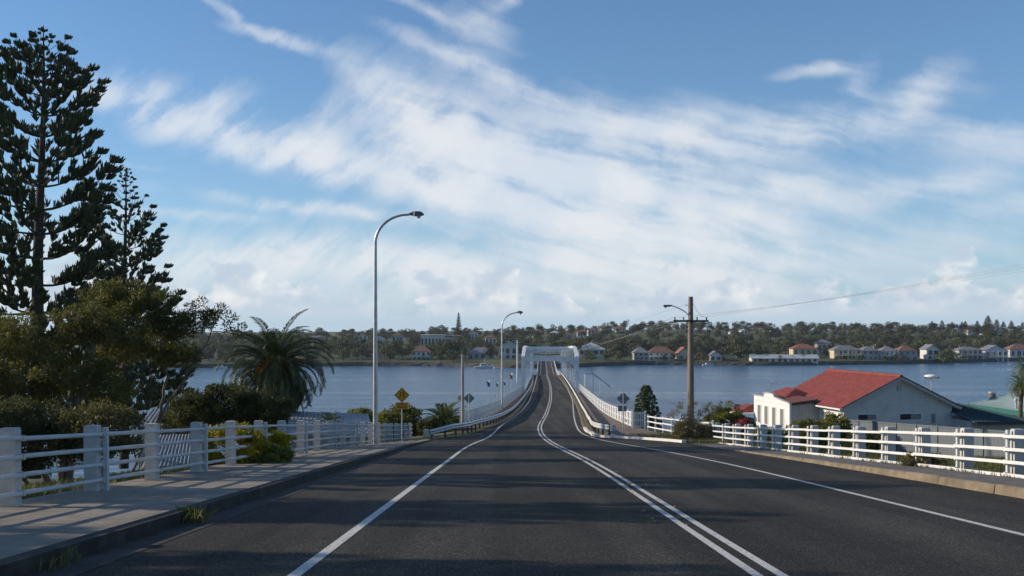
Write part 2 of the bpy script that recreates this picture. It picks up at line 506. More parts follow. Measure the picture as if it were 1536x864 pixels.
M['green_leaf'] = leaf_material('green_leaf', (0.06, 0.08, 0.016), (0.25, 0.25, 0.05), 0.4, 0.5, clump=1.0)
M['yellow_leaf'] = leaf_material('yellow_green_leaf', (0.17, 0.15, 0.012), (0.52, 0.44, 0.03), 0.35, 0.5, clump=1.2)
M['scrub'] = leaf_material('scrub_leaf', (0.085, 0.082, 0.032), (0.28, 0.235, 0.10), 0.3, 0.6, clump=1.0)
M['red_flower'] = leaf_material('red_flower', (0.35, 0.05, 0.035), (0.62, 0.16, 0.12), 0.25)
M['frond'] = leaf_material('date_palm_frond', (0.026, 0.044, 0.014), (0.078, 0.105, 0.032), 0.2, 0.5)
M['frond2'] = leaf_material('young_palm_frond', (0.06, 0.09, 0.025), (0.17, 0.20, 0.06), 0.2, 0.45)
M['frond_dead'] = leaf_material('dead_frond', (0.10, 0.055, 0.02), (0.24, 0.13, 0.045), 0.12)
M['fruit_stalk'] = leaf_material('orange_fruit_stalk', (0.22, 0.075, 0.012), (0.40, 0.17, 0.03), 0.15)
M['palm_trunk'] = material('palm_trunk', (0.11, 0.085, 0.06), 0.95, 0.4, 5.0, 0.8, 10)
M['grass'] = leaf_material('grass_blade', (0.06, 0.075, 0.018), (0.20, 0.20, 0.06), 0.3, clump=0.6)
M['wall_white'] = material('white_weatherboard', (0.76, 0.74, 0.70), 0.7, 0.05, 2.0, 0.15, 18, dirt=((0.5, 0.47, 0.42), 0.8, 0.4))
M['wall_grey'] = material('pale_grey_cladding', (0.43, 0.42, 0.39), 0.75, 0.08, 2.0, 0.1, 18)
M['roof_red'] = material('red_roof_tile', (0.235, 0.05, 0.034), 0.6, 0.22, 2.5, 0.3, 14, col2=(0.29, 0.068, 0.045), dirt=((0.16, 0.045, 0.035), 1.1, 0.5), spec=0.3)
M['roof_brown'] = material('brown_roof_tile', (0.20, 0.075, 0.05), 0.65, 0.2, 2.5, 0.2, 14)
M['trim_white'] = material('white_trim', (0.74, 0.74, 0.72), 0.6, 0.05, 2.0)
M['trim_dark'] = material('dark_trim', (0.035, 0.035, 0.042), 0.55, 0.1, 2.0)
M['glass'] = material('window_glass', (0.02, 0.024, 0.03), 0.12, 0.1, 2.0, spec=0.6)
M['curtain'] = material('window_blind', (0.20, 0.20, 0.19), 0.4, 0.1, 2.0)
M['flue'] = material('dark_flue', (0.16, 0.13, 0.135), 0.6, 0.2, 2.0)
M['post_grey'] = material('grey_post', (0.33, 0.32, 0.30), 0.7, 0.15, 3.0)
M['gable_shade'] = material('shade_toned_weatherboard', (0.56, 0.56, 0.53), 0.75, 0.06, 1.5, 0.1, 18, dirt=((0.33, 0.33, 0.31), 0.6, 0.5))  # white boards greyed so the gable front looks in shade
M['roof_teal'] = material('dark_teal_roof', (0.022, 0.06, 0.068), 0.55, 0.15, 2.0)
M['roof_pale_green'] = material('pale_green_metal_roof', (0.40, 0.48, 0.44), 0.5, 0.08, 1.0)
M['fascia_green'] = material('green_fascia', (0.03, 0.13, 0.11), 0.5, 0.1, 2.0)
M['wall_cream'] = material('cream_wall', (0.62, 0.50, 0.33), 0.75, 0.06, 2.0)
M['metal_fence'] = material('shade_blue_grey_steel_fence', (0.13, 0.15, 0.165), 0.6, 0.06, 0.7)  # blue grey, darkened further to look like a wall in shade
M['shed_roof'] = material('corrugated_iron', (0.22, 0.245, 0.27), 0.6, 0.14, 1.2, 0.1, 20, metal=0.1, dirt=((0.28, 0.25, 0.22), 0.7, 0.5))
M['haze_wall'] = material('far_white_wall', (0.60, 0.58, 0.54), 0.8, 0.08, 0.5, obj_var=0.15)
M['far_cream'] = material('far_cream_wall', (0.55, 0.47, 0.34), 0.8, 0.08, 0.5)
M['far_grey'] = material('far_grey_wall', (0.36, 0.37, 0.37), 0.8, 0.08, 0.5)
M['far_roof_grey'] = material('far_grey_roof', (0.20, 0.20, 0.21), 0.7, 0.15, 0.6)
M['far_roof_pale'] = material('far_pale_roof', (0.48, 0.48, 0.47), 0.6, 0.1, 0.6)
M['far_roof_brown'] = material('far_brown_roof', (0.22, 0.115, 0.085), 0.7, 0.15, 0.6)
M['far_roof_red'] = material('far_terracotta_roof', (0.27, 0.11, 0.07), 0.7, 0.15, 0.6)
M['boat_white'] = material('boat_white', (0.68, 0.68, 0.66), 0.35, 0.05, 1.0)
M['boat_dark'] = material('boat_dark', (0.05, 0.06, 0.08), 0.35, 0.05, 1.0)
M['marker_red'] = material('marker_red', (0.40, 0.07, 0.05), 0.5, 0.1, 2.0)
M['far_leaf'] = leaf_material('far_tree_leaf', (0.035, 0.043, 0.02), (0.15, 0.15, 0.07), 0.2, 0.7, obj_var=0.9, clump=0.25)
M['far_pine'] = leaf_material('far_pine_leaf', (0.02, 0.032, 0.018), (0.055, 0.07, 0.035), 0.1, 0.7)
M['far_trunk'] = material('far_trunk', (0.16, 0.13, 0.11), 0.9, 0.3, 1.0)


# ------------------------------------------------------------------ the lie of the land
RY = [-60, 0, 25, 45, 52, 60, 74, 97, 120, 140, 200, 262, 300, 345, 400, 466, 540, 700]
RZ = [21.0, 16.0, 13.91, 12.24, 11.68, 11.12, 10.3, 9.3, 8.82, 8.45, 7.15, 5.4, 3.6, 2.15, 2.2, 2.85, 4.2, 6.0]


def hermite(xs, ys):
    xs, ys = np.array(xs, float), np.array(ys, float)
    d = np.diff(ys) / np.diff(xs)
    mt = np.zeros(len(xs))
    mt[0], mt[-1] = d[0], d[-1]
    for i in range(1, len(xs) - 1):
        h0, h1 = xs[i] - xs[i - 1], xs[i + 1] - xs[i]
        mt[i] = (d[i - 1] * h1 + d[i] * h0) / (h0 + h1)

    def f(x):
        x = np.asarray(x, float)
        i = np.clip(np.searchsorted(xs, x) - 1, 0, len(xs) - 2)
        h = xs[i + 1] - xs[i]
        s = np.clip((x - xs[i]) / h, 0, 1)
        return ((1 + 2 * s) * (1 - s) ** 2 * ys[i] + s * (1 - s) ** 2 * h * mt[i] + s * s * (3 - 2 * s) * ys[i + 1] + s * s * (s - 1) * h * mt[i + 1])
    return f


zr = hermite(RY, RZ)
line_l = hermite([-40, 8, 30, 44, 50, 55, 62, 74, 97, 120, 140, 262, 345, 466, 540], [-2, -2.0, -2.0, -1.95, -1.75, -1.45, -1.2, -0.85, 0.65, 2.05, 2.8, 6.8, 9.9, 13.6, 16.2])
line_c = hermite([-40, 8, 30, 50, 62, 70, 97, 120, 140, 262, 345, 466, 540], [2.36, 2.37, 2.36, 1.92, 1.83, 1.95, 3.35, 4.6, 5.45, 9.2, 12.1, 15.8, 18.4])
line_r = hermite([-40, 8, 34, 40, 48, 55, 61, 67, 75, 104, 120, 140, 262, 345, 466, 540], [6.26, 6.26, 6.15, 5.85, 5.2, 4.65, 4.42, 4.5, 4.85, 6.4, 7.3, 8.1, 11.8, 14.4, 18.1, 20.6])
edge_l = hermite([-40, 0, 48, 53, 58, 68, 82, 103, 135, 262, 345, 466, 540], [-4.48, -4.48, -4.48, -4.3, -3.1, -1.95, -0.55, 0.8, 2.3, 6.0, 9.0, 12.6, 15.2])
edge_r = hermite([-40, 0, 42, 48, 51, 54, 57, 62, 75, 88, 104, 135, 262, 345, 466, 540], [8.9, 8.85, 8.7, 8.5, 8.0, 6.9, 5.1, 4.85, 5.3, 6.05, 6.85, 8.05, 12.5, 15.3, 19.2, 21.6])
guard_l = hermite([54, 58, 68, 82, 103, 133, 262, 345], [-4.7, -3.5, -2.28, -0.9, 0.48, 2.02, 5.75, 8.7])
guard_r = hermite([54, 58, 74, 88, 108, 135, 262, 345], [5.75, 5.3, 5.75, 6.5, 7.35, 8.35, 12.8, 15.6])
pick_l = hermite([66, 72, 84, 105, 140, 262, 345], [-4.3, -3.6, -2.65, -1.0, 1.35, 5.1, 8.0])
pick_r = hermite([60, 69, 73, 140, 262, 345], [8.5, 8.45, 8.5, 9.75, 13.4, 16.3])
path_l = lambda y: zr(y) + np.interp(y, [0, 26, 40, 54, 70], [.15, .15, .06, -.22, -.75])
kerb_top = lambda y: zr(y) + np.interp(y, [0, 28, 45, 53], [.16, .15, .08, .03])
path_r = lambda y: zr(y) + np.interp(y, [0, 21, 47, 60], [.17, .16, -.04, -.05])
axis = lambda y: 5.35 + 0.0324 * (y - 140)          # centre line of the truss span


def sstep(x, a, b):
    s = np.clip((x - a) / (b - a), 0, 1)
    return s * s * (3 - 2 * s)


def ground_z(x, y):
    x, y = np.asarray(x, float), np.asarray(y, float)
    z = zr(np.clip(y, -60, 96))
    lx = np.where(y < 53, -7.9, np.interp(y, [53, 70, 100], [-7.9, -5.2, -2.5]))
    rx = np.where(y < 50, 11.0, np.interp(y, [50, 70, 100], [11.0, 9.6, 9.6]))
    off = np.maximum(lx - x, 0) + np.maximum(x - rx, 0)
    left = x < 2
    dl = np.interp(y, [-20, 15, 30, 50, 75, 100], [.5, .7, 1.2, 2.2, 3.6, 5.0])
    dr = np.interp(y, [-20, 25, 45, 60, 78, 100], [.3, .1, .5, 1.8, 2.6, 4.6])
    d = np.where(left, dl, dr)
    z = z - d * sstep(off, 0.0, 9.0)
    corridor = off <= 0
    z = np.where(corridor, z - np.where(left & (x < -4.4), np.interp(y, [40, 54, 70], [.12, .45, 1.0]), 0.16), z - np.where(left, np.interp(y, [20, 40, 54, 70], [.0, .1, .35, .9]), .05))
    z = z - 12.5 * sstep(y, 86, 118)
    return np.maximum(z, -3.0)


def ribbon(name, ys, xl, xr, zf, mat, nx=2, th=0.0, parent=None, dz_r=None, **tg):
    """sheet along the road between two edges; zf is the height, dz_r an extra height along the right edge"""
    ys = np.asarray(ys, float)
    mb = MB()
    a, b = np.asarray(xl(ys)), np.asarray(xr(ys))
    z = np.asarray(zf(ys)) + 0 * ys
    s = np.linspace(0, 1, nx)
    X = a[:, None] * (1 - s) + b[:, None] * s
    Z = z[:, None] + (0 if dz_r is None else np.asarray(dz_r(ys))[:, None] * s)
    V = np.stack([X, np.repeat(ys[:, None], nx, 1), Z + 0 * X], -1)
    n = len(ys)
    i = (np.arange(n - 1)[:, None] * nx + np.arange(nx - 1)[None, :]).reshape(-1)
    mb.add(V.reshape(-1, 3), np.stack([i, i + 1, i + nx + 1, i + nx], -1))
    if th:
        V2 = V.copy(); V2[..., 2] -= th
        for col_ in (0, nx - 1):
            e = np.concatenate([V[:, col_], V2[:, col_]])
            k = np.arange(n - 1)
            q = np.stack([k, k + 1, k + n + 1, k + n], -1)
            mb.add(e, q if col_ == 0 else q[:, ::-1])
        for r_ in (0, n - 1):
            e = np.concatenate([V[r_], V2[r_]])
            k = np.arange(nx - 1)
            q = np.stack([k, k + 1, k + nx + 1, k + nx], -1)
            mb.add(e, q if r_ else q[:, ::-1])
    return mb.build(name, mat, parent, **tg)


def build_setting():
    # near ground
    xs = np.concatenate([np.linspace(-150, -20, 27), np.linspace(-19, 24, 44), np.linspace(25, 150, 27)])
    ys = np.concatenate([np.linspace(-60, 8, 18), np.linspace(9, 125, 117)])
    Xg, Yg = np.meshgrid(xs, ys)
    Z = ground_z(Xg, Yg)
    mb = MB()
    nx = len(xs)
    i = (np.arange(len(ys) - 1)[:, None] * nx + np.arange(nx - 1)[None, :]).reshape(-1)
    mb.add(np.stack([Xg, Yg, Z], -1).reshape(-1, 3), np.stack([i, i + 1, i + nx + 1, i + nx], -1), smooth=True)
    mb.build('ground', M['ground'], kind='structure')
    # river
    mb = MB()
    mb.add([(-4000, 60, 0), (4000, 60, 0), (4000, 5000, 0), (-4000, 5000, 0)], [(0, 1, 2, 3)])
    mb.build('river', M['water'], kind='structure')
    # far shore
    shore = hermite([-900, -600, -140, -60, -20, 0, 25, 45, 130, 200, 290, 600, 900], [420, 440, 453, 478, 468, 453, 455, 478, 484, 505, 556, 640, 700])
    crest = hermite([-900, -340, -125, -40, 50, 140, 200, 320, 460, 900], [7, 8, 9.5, 12, 14.5, 17.5, 15.5, 15, 13.5, 11])

    def far_z(x, y):
        s = y - shore(x)
        z = np.where(s < 0, -1.5, np.where(s < 1.0, -1.5 + 3.0 * s, 1.5 + 1.1 * sstep(s, 1, 25)))
        z = z + (crest(x) - 2.6) * sstep(y, 545, 930) * (s > 25)
        return z
    xs = np.linspace(-900, 900, 121)
    off = np.array([-2, 0, 1, 4, 10, 20, 30, 50, 80, 120, 170, 230, 300, 380, 480, 700, 1200, 2500])
    Xg = np.repeat(xs[None, :], len(off), 0)
    Yg = shore(Xg) + off[:, None]
    Z = far_z(Xg, Yg)
    Xg = Xg * np.where(off > 600, off / 480.0, 1.0)[:, None]
    mb = MB()
    nx = len(xs)
    i = (np.arange(len(off) - 1)[:, None] * nx + np.arange(nx - 1)[None, :]).reshape(-1)
    mb.add(np.stack([Xg, Yg, Z], -1).reshape(-1, 3), np.stack([i, i + 1, i + nx + 1, i + nx], -1), smooth=True)
    mb.build('far_shore', M['far_ground'], kind='structure')
    # the dark rock edging of the far bank
    xs = np.linspace(-420, 420, 281)
    mb = MB()
    yy = shore(xs)
    jit = rng.normal(0, 0.25, (3, len(xs)))
    rows = [np.stack([xs, yy - 1.3 + jit[0], np.full_like(xs, -0.6)], -1), np.stack([xs, yy - 0.5 + jit[1], 0.9 + 0.25 * jit[2]], -1),
            np.stack([xs, yy + 0.2, 1.75 + 0.2 * jit[1]], -1), np.stack([xs, yy + 1.6, 1.55 + 0 * xs], -1)]
    V = np.stack(rows, 0)
    nx = len(xs)
    i = (np.arange(3)[:, None] * nx + np.arange(nx - 1)[None, :]).reshape(-1)
    mb.add(V.reshape(-1, 3), np.stack([i, i + 1, i + nx + 1, i + nx], -1))
    mb.build('seawall', M['seawall'], kind='structure')
    # road
    ys = np.concatenate([np.arange(-40, 60, 1.0), np.arange(60, 541, 2.0)])
    ribbon('road', ys, edge_l, edge_r, zr, M['asphalt'], nx=9, kind='structure')
    yl = np.concatenate([np.arange(-30, 150, 0.75), np.arange(150, 541, 2.0)])
    z4 = lambda y: zr(y) + np.interp(y, [0, 60, 140, 540], [.004, .006, .012, .03])
    hw = lambda y, w: w / 2 + 0 * np.asarray(y)
    for nm, ln, w in (('edge_line', line_l, .125), ('edge_line', line_r, .115)):
        ribbon(nm, yl, lambda y: ln(y) - hw(y, w), lambda y: ln(y) + hw(y, w), z4, M['line'], kind='structure')
    for sg in (-1, 1):
        ribbon('centre_line', yl, lambda y: line_c(y) + sg * .115 - hw(y, .10), lambda y: line_c(y) + sg * .115 + hw(y, .10), z4, M['line'], kind='structure')
    # tar seams wandering over the approach
    for (x0, y0, x1, y1, w) in ((1.9, 76, 3.3, 92, .16), (0.4, 82, 2.0, 99, .13), (3.4, 100, 4.1, 118, .15), (5.4, 118, 6.2, 132, .12)):
        yy = np.linspace(y0, y1, 26)
        wig = np.cumsum(rng.normal(0, .10, 26))
        wig -= np.linspace(0, wig[-1], 26)
        xx = np.linspace(x0, x1, 26) + wig
        f = lambda y, xx=xx, yy=yy: np.interp(y, yy, xx)
        ribbon('tar_seam', yy, lambda y: f(y) - w / 2, lambda y: f(y) + w / 2, lambda y: zr(y) + .009, M['tar'], kind='structure')
    # left footpath, its kerb and the gutter
    ys = np.concatenate([np.arange(-30, 53.1, 1.0)])
    ribbon('footpath', ys, lambda y: -7.62 + 0 * y, lambda y: -4.68 + np.interp(y, [46, 53], [0, .35]), path_l, M['path'], nx=5, th=.5, dz_r=lambda y: kerb_top(y) - path_l(y), kind='structure')
    ribbon('kerb', ys, lambda y: -4.675 + np.interp(y, [46, 53], [0, .35]), lambda y: -4.47 + np.interp(y, [46, 53], [0, .3]), lambda y: kerb_top(y) + .004, M['gutter'], nx=2, th=.4, kind='structure')
    ribbon('gutter', ys, lambda y: -4.46 + 0 * y, lambda y: -4.0 + 0 * y, lambda y: zr(y) + .005, M['gutter'], nx=2, kind='structure')
    ys2 = np.arange(53, 72.1, 1.0)
    ribbon('verge', ys2, lambda y: -7.62 + 0 * y, lambda y: np.minimum(edge_l(y), guard_l(y) + .2), path_l, M['earth'], nx=6, th=.4, dz_r=lambda y: zr(y) + .02 - path_l(y), kind='structure')
    # right footpath, grass edge and kerb made of separate lengths
    ys = np.arange(-30, 52.1, 1.0)
    ribbon('footpath', ys, lambda y: edge_r(y) + .17, lambda y: 10.28 + 0 * y, path_r, M['bitumen_path'], nx=4, th=.4, kind='structure')
    ribbon('verge', ys, lambda y: 10.28 + 0 * y, lambda y: 11.25 + 0 * y, lambda y: path_r(y) - .004, M['earth'], nx=3, th=.4, kind='structure')
    kb = thing('kerb', None, None)
    tag(kb, kind='structure')
    y = -6.0
    while y < 48:
        ln = 2.44
        y1 = min(y + ln - .015, 48.5)
        dz, dx = rnd.uniform(-.012, .012), rnd.uniform(-.012, .012)
        mb = MB()

        def sec(t, dz=dz, dx=dx):
            x0, z0 = float(edge_r(t)) + dx, float(zr(t)) + dz
            h = float(path_r(t)) - float(zr(t)) + .015
            return [(x0 - .02, t, z0 - .1), (x0 + .16, t, z0 - .1), (x0 + .16, t, z0 + h), (x0 + .05, t, z0 + h), (x0 + .015, t, z0 + h - .03)]
        mb.prism(sec, y, y1)
        mb.build('kerb_stone', M['kerb'], kb)
        y += ln
    # white kerb sweeping in towards the bridge
    ys = np.arange(49, 70.1, .5)
    ribbon('white_kerb', ys, lambda y: edge_r(y) - .02, lambda y: edge_r(y) + .20, lambda y: zr(y) + .13, M['kerb_white'], nx=2, th=.2, kind='structure')
    ys = np.concatenate([np.arange(70, 141, 1.0), np.arange(142, 346, 4.0)])
    ribbon('kerb', ys, lambda y: edge_r(y) - .02, lambda y: edge_r(y) + .16, lambda y: zr(y) + .1, M['kerb'], nx=2, th=.2, kind='structure')
    ribbon('kerb', ys, lambda y: edge_l(y) - .16, lambda y: edge_l(y) + .02, lambda y: zr(y) + .1, M['kerb'], nx=2, th=.2, kind='structure')
    ys = np.arange(50, 141.1, 1.0)
    ribbon('verge', ys, lambda y: edge_r(y) + .19, lambda y: np.maximum(guard_r(y) + .25, edge_r(y) + .3), lambda y: zr(y) + .085, M['earth'], nx=3, th=.3, kind='structure')
    ribbon('footpath', ys, lambda y: np.maximum(guard_r(y) + .25, edge_r(y) + .3), lambda y: np.maximum(pick_r(y) + .15, np.interp(y, [50, 60], [11.2, 9.0])), lambda y: zr(y) + .07, M['brick_path'], nx=4, th=.3, kind='structure')
    ys = np.arange(70, 141.1, 1.0)
    ribbon('verge', ys, lambda y: guard_l(y) - .25, lambda y: edge_l(y) - .17, lambda y: zr(y) + .085, M['earth'], nx=3, th=.3, kind='structure')
    ribbon('footpath', ys, lambda y: pick_l(y) - .15, lambda y: guard_l(y) - .25, lambda y: zr(y) + .07, M['brick_path'], nx=4, th=.3, kind='structure')
    return shore, far_z


SHORE, FAR_Z = build_setting()


# ------------------------------------------------------------------ bridge
def build_bridge():
    y0, y1 = 140.0, 262.0
    br = thing('truss_bridge', 'white steel truss bridge with a portal frame carrying the road over the river', 'bridge', (axis(140), 140, 0))
    W = M['steel_white']
    half = 3.8
    deck = lambda y: float(zr(y))
    ys = list(np.linspace(y0, y1, 14))

    def top(y):
        return deck(y) + float(np.interp(y, [140, 147, 154, 248, 255, 262], [5.1, 6.15, 6.6, 6.6, 6.1, 5.1]))
    # deck slab under the road from the bank to the far side
    yy = np.concatenate([np.arange(92, 150, 4.0), np.arange(150, 350, 8.0)])
    mb = MB()
    for a, b in zip(yy[:-1], yy[1:]):
        ea, eb = [(float(min(pick_l(t), edge_l(t))) - .35, float(max(pick_r(t), edge_r(t))) + .35) for t in (a, b)]
        if a > 141:
            ea, eb = [(float(axis(t)) - 4.3, float(axis(t)) + 4.3) for t in (a, b)] if b < 264 else [(float(edge_l(t)) - .4, float(edge_r(t)) + .4) for t in (a, b)]
        mb.slab([(ea[0], a, deck(a) - .12), (ea[1], a, deck(a) - .12), (eb[1], b - .01, deck(b) - .12), (eb[0], b - .01, deck(b) - .12)], .7)
    mb.build('deck_slab', M['deck'], br, world=True)
    for y in (104, 122, 140, 170, 201, 231, 262, 290, 318, 346):
        mb = MB()
        cx = (float(edge_l(y)) + float(edge_r(y))) / 2
        for s in (-1, 1):
            mb.tube([(cx + s * 3.0, y, -2), (cx + s * 2.8, y, deck(y) - 1.2)], [.75, .7], 12)
        mb.box((cx, y, deck(y) - 1.15), (8.4, 1.3, .75))
        mb.build('pier', M['deck'], br, world=True)
    # verticals, each made of two flanges and lacing
    for s in (-1, 1):
        for k, y in enumerate(ys):
            x = axis(y) + s * half
            zb, zt = deck(y) - .6, top(y)
            mb = MB()
            if k in (0, len(ys) - 1):
                mb.box((x, y, (zb + zt) / 2), (.46, .42, zt - zb))
                mb.box((x, y - .22, (zb + zt) / 2), (.50, .03, zt - zb))
                mb.build('end_post', W, br, world=True)
            else:
                for d in (-.13, .13):
                    mb.box((x + d, y, (zb + zt) / 2), (.035, .26, zt - zb))
                z = zb + .4
                while z < zt - .3:
                    mb.box((x, y - .10, z), (.24, .03, .08)); z += .55
                mb.box((x, y, zb + .9), (.36, .5, .5)); mb.box((x, y, zt - .3), (.36, .5, .45))
                mb.build('vertical', W, br, world=True)
        for a, b in zip(ys[:-1], ys[1:]):
            mb = MB()
            mb.beam((axis(a) + s * half, a, top(a)), (axis(b) + s * half, b, top(b)), .40, .34)
            mb.beam((axis(a) + s * half, a, top(a) + .19), (axis(b) + s * half, b, top(b) + .19), .52, .03)
            mb.build('top_chord', W, br, world=True)
            mb = MB()
            mb.beam((axis(a) + s * half, a, deck(a) + .15), (axis(b) + s * half, b, deck(b) + .15), .32, .38)
            mb.build('bottom_chord', W, br, world=True)
        n = len(ys) - 1
        for k in range(1, n - 1):
            a, b = ys[k], ys[k + 1]
            up = k < n / 2
            mb = MB()
            za, zb = (top(a) - .2, deck(b) + .3) if up else (deck(a) + .3, top(b) - .2)
            for d in (.0,):
                mb.beam((axis(a) + s * half + d, a, za), (axis(b) + s * half + d, b, zb), .03, .11)
            mb.build('diagonal', W, br, world=True)
    # cross frames
    for k, y in enumerate(ys):
        if k not in (0, 1, 4, 8, 11, len(ys) - 1):
            continue
        a, b = (axis(y) - half, y), (axis(y) + half, y)
        mb = MB()
        if k in (0, len(ys) - 1):
            z = top(y) - .22
            mb.box(((a[0] + b[0]) / 2, y, z), (2 * half - .5, .3, .52))
            mb.box(((a[0] + b[0]) / 2, y - .16, z + .27), (2 * half - .48, .1, .04))
            mb.box(((a[0] + b[0]) / 2, y - .16, z - .27), (2 * half - .48, .1, .04))
            for s in (-1, 1):
                xo = axis(y) + s * (half - .22)
                mb.add([(xo, y - .05, z - .25), (xo, y - .05, z - 1.35), (xo - s * 1.0, y - .05, z - .25), (xo, y + .05, z - .25), (xo, y + .05, z - 1.35), (xo - s * 1.0, y + .05, z - .25)],
                       [(0, 1, 2), (5, 4, 3), (0, 3, 4, 1), (1, 4, 5, 2), (2, 5, 3, 0)])
            mb.build('portal_beam', W, br, world=True)
        else:
            z = top(y)
            mb.beam((a[0] + .2, y, z), (b[0] - .2, y, z), .22, .30)
            mb.beam((a[0] + .2, y, z - .62), (b[0] - .2, y, z - .62), .12, .10)
            m_ = 8
            for j in range(m_):
                xa = a[0] + .2 + (2 * half - .4) * j / m_
                xb = a[0] + .2 + (2 * half - .4) * (j + 1) / m_
                mb.beam((xa, y, z - (.08 if j % 2 else .58)), (xb, y, z - (.58 if j % 2 else .08)), .05, .05)
            mb.build('sway_frame', W, br, world=True)
    for k in range(3, len(ys) - 2, 4):
        a, b = ys[k], ys[k + 1]
        mb = MB()
        s = 1 if k % 2 else -1
        mb.beam((axis(a) - s * half, a, top(a) - .05), (axis(b) + s * half, b, top(b) - .05), .1, .1)
        mb.build('top_brace', W, br, world=True)


def picket_fence(name, label, group, xf, ya, yb, step, lean_end=None):
    p = thing(name, label, 'fence', (float(xf(ya)), ya, float(zr(ya))), 0, group)
    y = ya
    pm = MB().box((0, 0, .63), (.11, .11, 1.30)).box((0, 0, 1.30), (.15, .15, .05))
    first = pm.build('post', M['fence'], p)
    me = first.data
    k = 0
    while y <= yb + .01:
        loc = (float(xf(y)) - p.location.x, y - ya, float(zr(y)) - p.location.z)
        if k == 0:
            first.location = loc
        else:
            inst('post', me, p, loc)
        if y + step <= yb + .01:
            mb = MB()
            y2 = y + step
            xa, xb, za, zb = float(xf(y)), float(xf(y2)), float(zr(y)), float(zr(y2))
            for h in (.18, .62, 1.14):
                mb.beam((xa, y, za + h), (xb, y2, zb + h), .05, .06)
            mb.build('rail', M['fence'], p, world=True)
            mb = MB()
            nn = int(step / .135)
            for j in range(1, nn):
                t = j / nn
                mb.box((xa + (xb - xa) * t + .035, y + step * t, za + (zb - za) * t + .66), (.03, .085, 1.06))
            mb.build('pickets', M['fence'], p, world=True, kind='stuff')
        y += step
        k += 1
    return p


build_bridge()
picket_fence('picket_fence', 'white picket fence along the outer edge of the left footway of the bridge approach', 'white picket fences on the bridge approach', pick_l, 73.0, 145.0, 2.4)
picket_fence('picket_fence', 'sunlit white picket fence along the outer edge of the right footway of the bridge approach', 'white picket fences on the bridge approach', pick_r, 70.2, 145.0, 2.4)


def far_railing(label, xf):
    p = thing('bridge_railing', label, 'railing', (float(xf(264)), 264, float(zr(264))), 0, 'white railings of the far approach')
    ys = np.arange(264, 471, 9.0)
    for a, b in zip(ys[:-1], ys[1:]):
        mb = MB()
        xa, xb, za, zb = float(xf(a)), float(xf(b)), float(zr(a)), float(zr(b))
        for h in (.35, .75, 1.15):
            mb.beam((xa, a, za + h), (xb, b, zb + h), .12, .16)
        for t in np.linspace(0, 1, 5)[:-1]:
            mb.box((xa + (xb - xa) * t, a + 9 * t, za + (zb - za) * t + .6), (.2, .2, 1.25))
        mb.build('railing_panel', M['fence'], p, world=True)
    mb = MB().box((xf(264), 263.4, zr(264) + .55), (.8, 1.2, 1.25))
    mb.build('end_block', M['trim_white'], p, world=True)


far_railing('white railing on the left of the road beyond the truss span', lambda y: edge_l(y) - .3)
far_railing('white railing on the right of the road beyond the truss span', lambda y: edge_r(y) + .3)


def guardrail(label, xf, ya, yb, z0, side, mat):
    p = thing('guardrail', label, 'guardrail', (float(xf(ya)), ya, float(zr(ya))), 0, 'guardrails on the bridge approach')
    prof = [(0, .155), (.05, .12), (.075, .075), (.03, .02), (0, 0), (.03, -.02), (.075, -.075), (.05, -.12), (0, -.155)]
    zo = lambda y: float(zr(y)) + .58 - max(0.0, (ya + 3.5 - y)) * z0
    y = ya
    while y < yb - .1:
        y2 = min(y + 4.0, yb)
        t = np.linspace(y, y2, 5)
        V = []
        for yy in t:
            x, z = float(xf(yy)), zo(yy)
            for s2 in (0, 1):
                V += [(x + side * (d + .006 * s2), yy, z + h) for d, h in prof]
        n = len(prof)
        fs = []
        for i in range(len(t) - 1):
            for s2 in (0, 1):
                for j in range(n - 1):
                    a = i * 2 * n + s2 * n + j
                    q = (a, a + 1, a + 2 * n + 1, a + 2 * n)
                    fs.append(q if s2 else q[::-1])
            a = i * 2 * n
            fs.append((a, a + n, a + 3 * n, a + 2 * n)); fs.append((a + n - 1, a + 3 * n - 1, a + 4 * n - 1, a + 2 * n + n - 1)[::-1])
        MB().add(V, fs).build('beam', mat, p, world=True)
        y = y2
    me = None
    y = ya + .6
    while y < yb:
        loc = (float(xf(y)) - side * .09 - p.location.x, y - ya, zo(y) - p.location.z - .25)
        if me is None:
            o = MB().box((0, 0, 0), (.12, .14, .86)).build('post', M['timber_dark'], p)
            me = o.data; o.location = loc
        else:
            inst('post', me, p, loc)
        y += 2.0
    # flared end terminal
    x, z = float(xf(ya)), zo(ya)
    mb = MB()
    mb.tube([(x - side * .16, ya - .02, z - .17), (x - side * .16, ya - .02, z + .17)], .16, 10)
    mb.build('terminal', mat, p, world=True)


guardrail('grey steel guardrail curving along the left edge of the bridge approach', guard_l, 54.5, 262.0, .07, 1, M['galv'])
guardrail('white sunlit steel guardrail curving along the right edge of the bridge approach', guard_r, 56.0, 262.0, 0.0, -1, M['fence_old'])


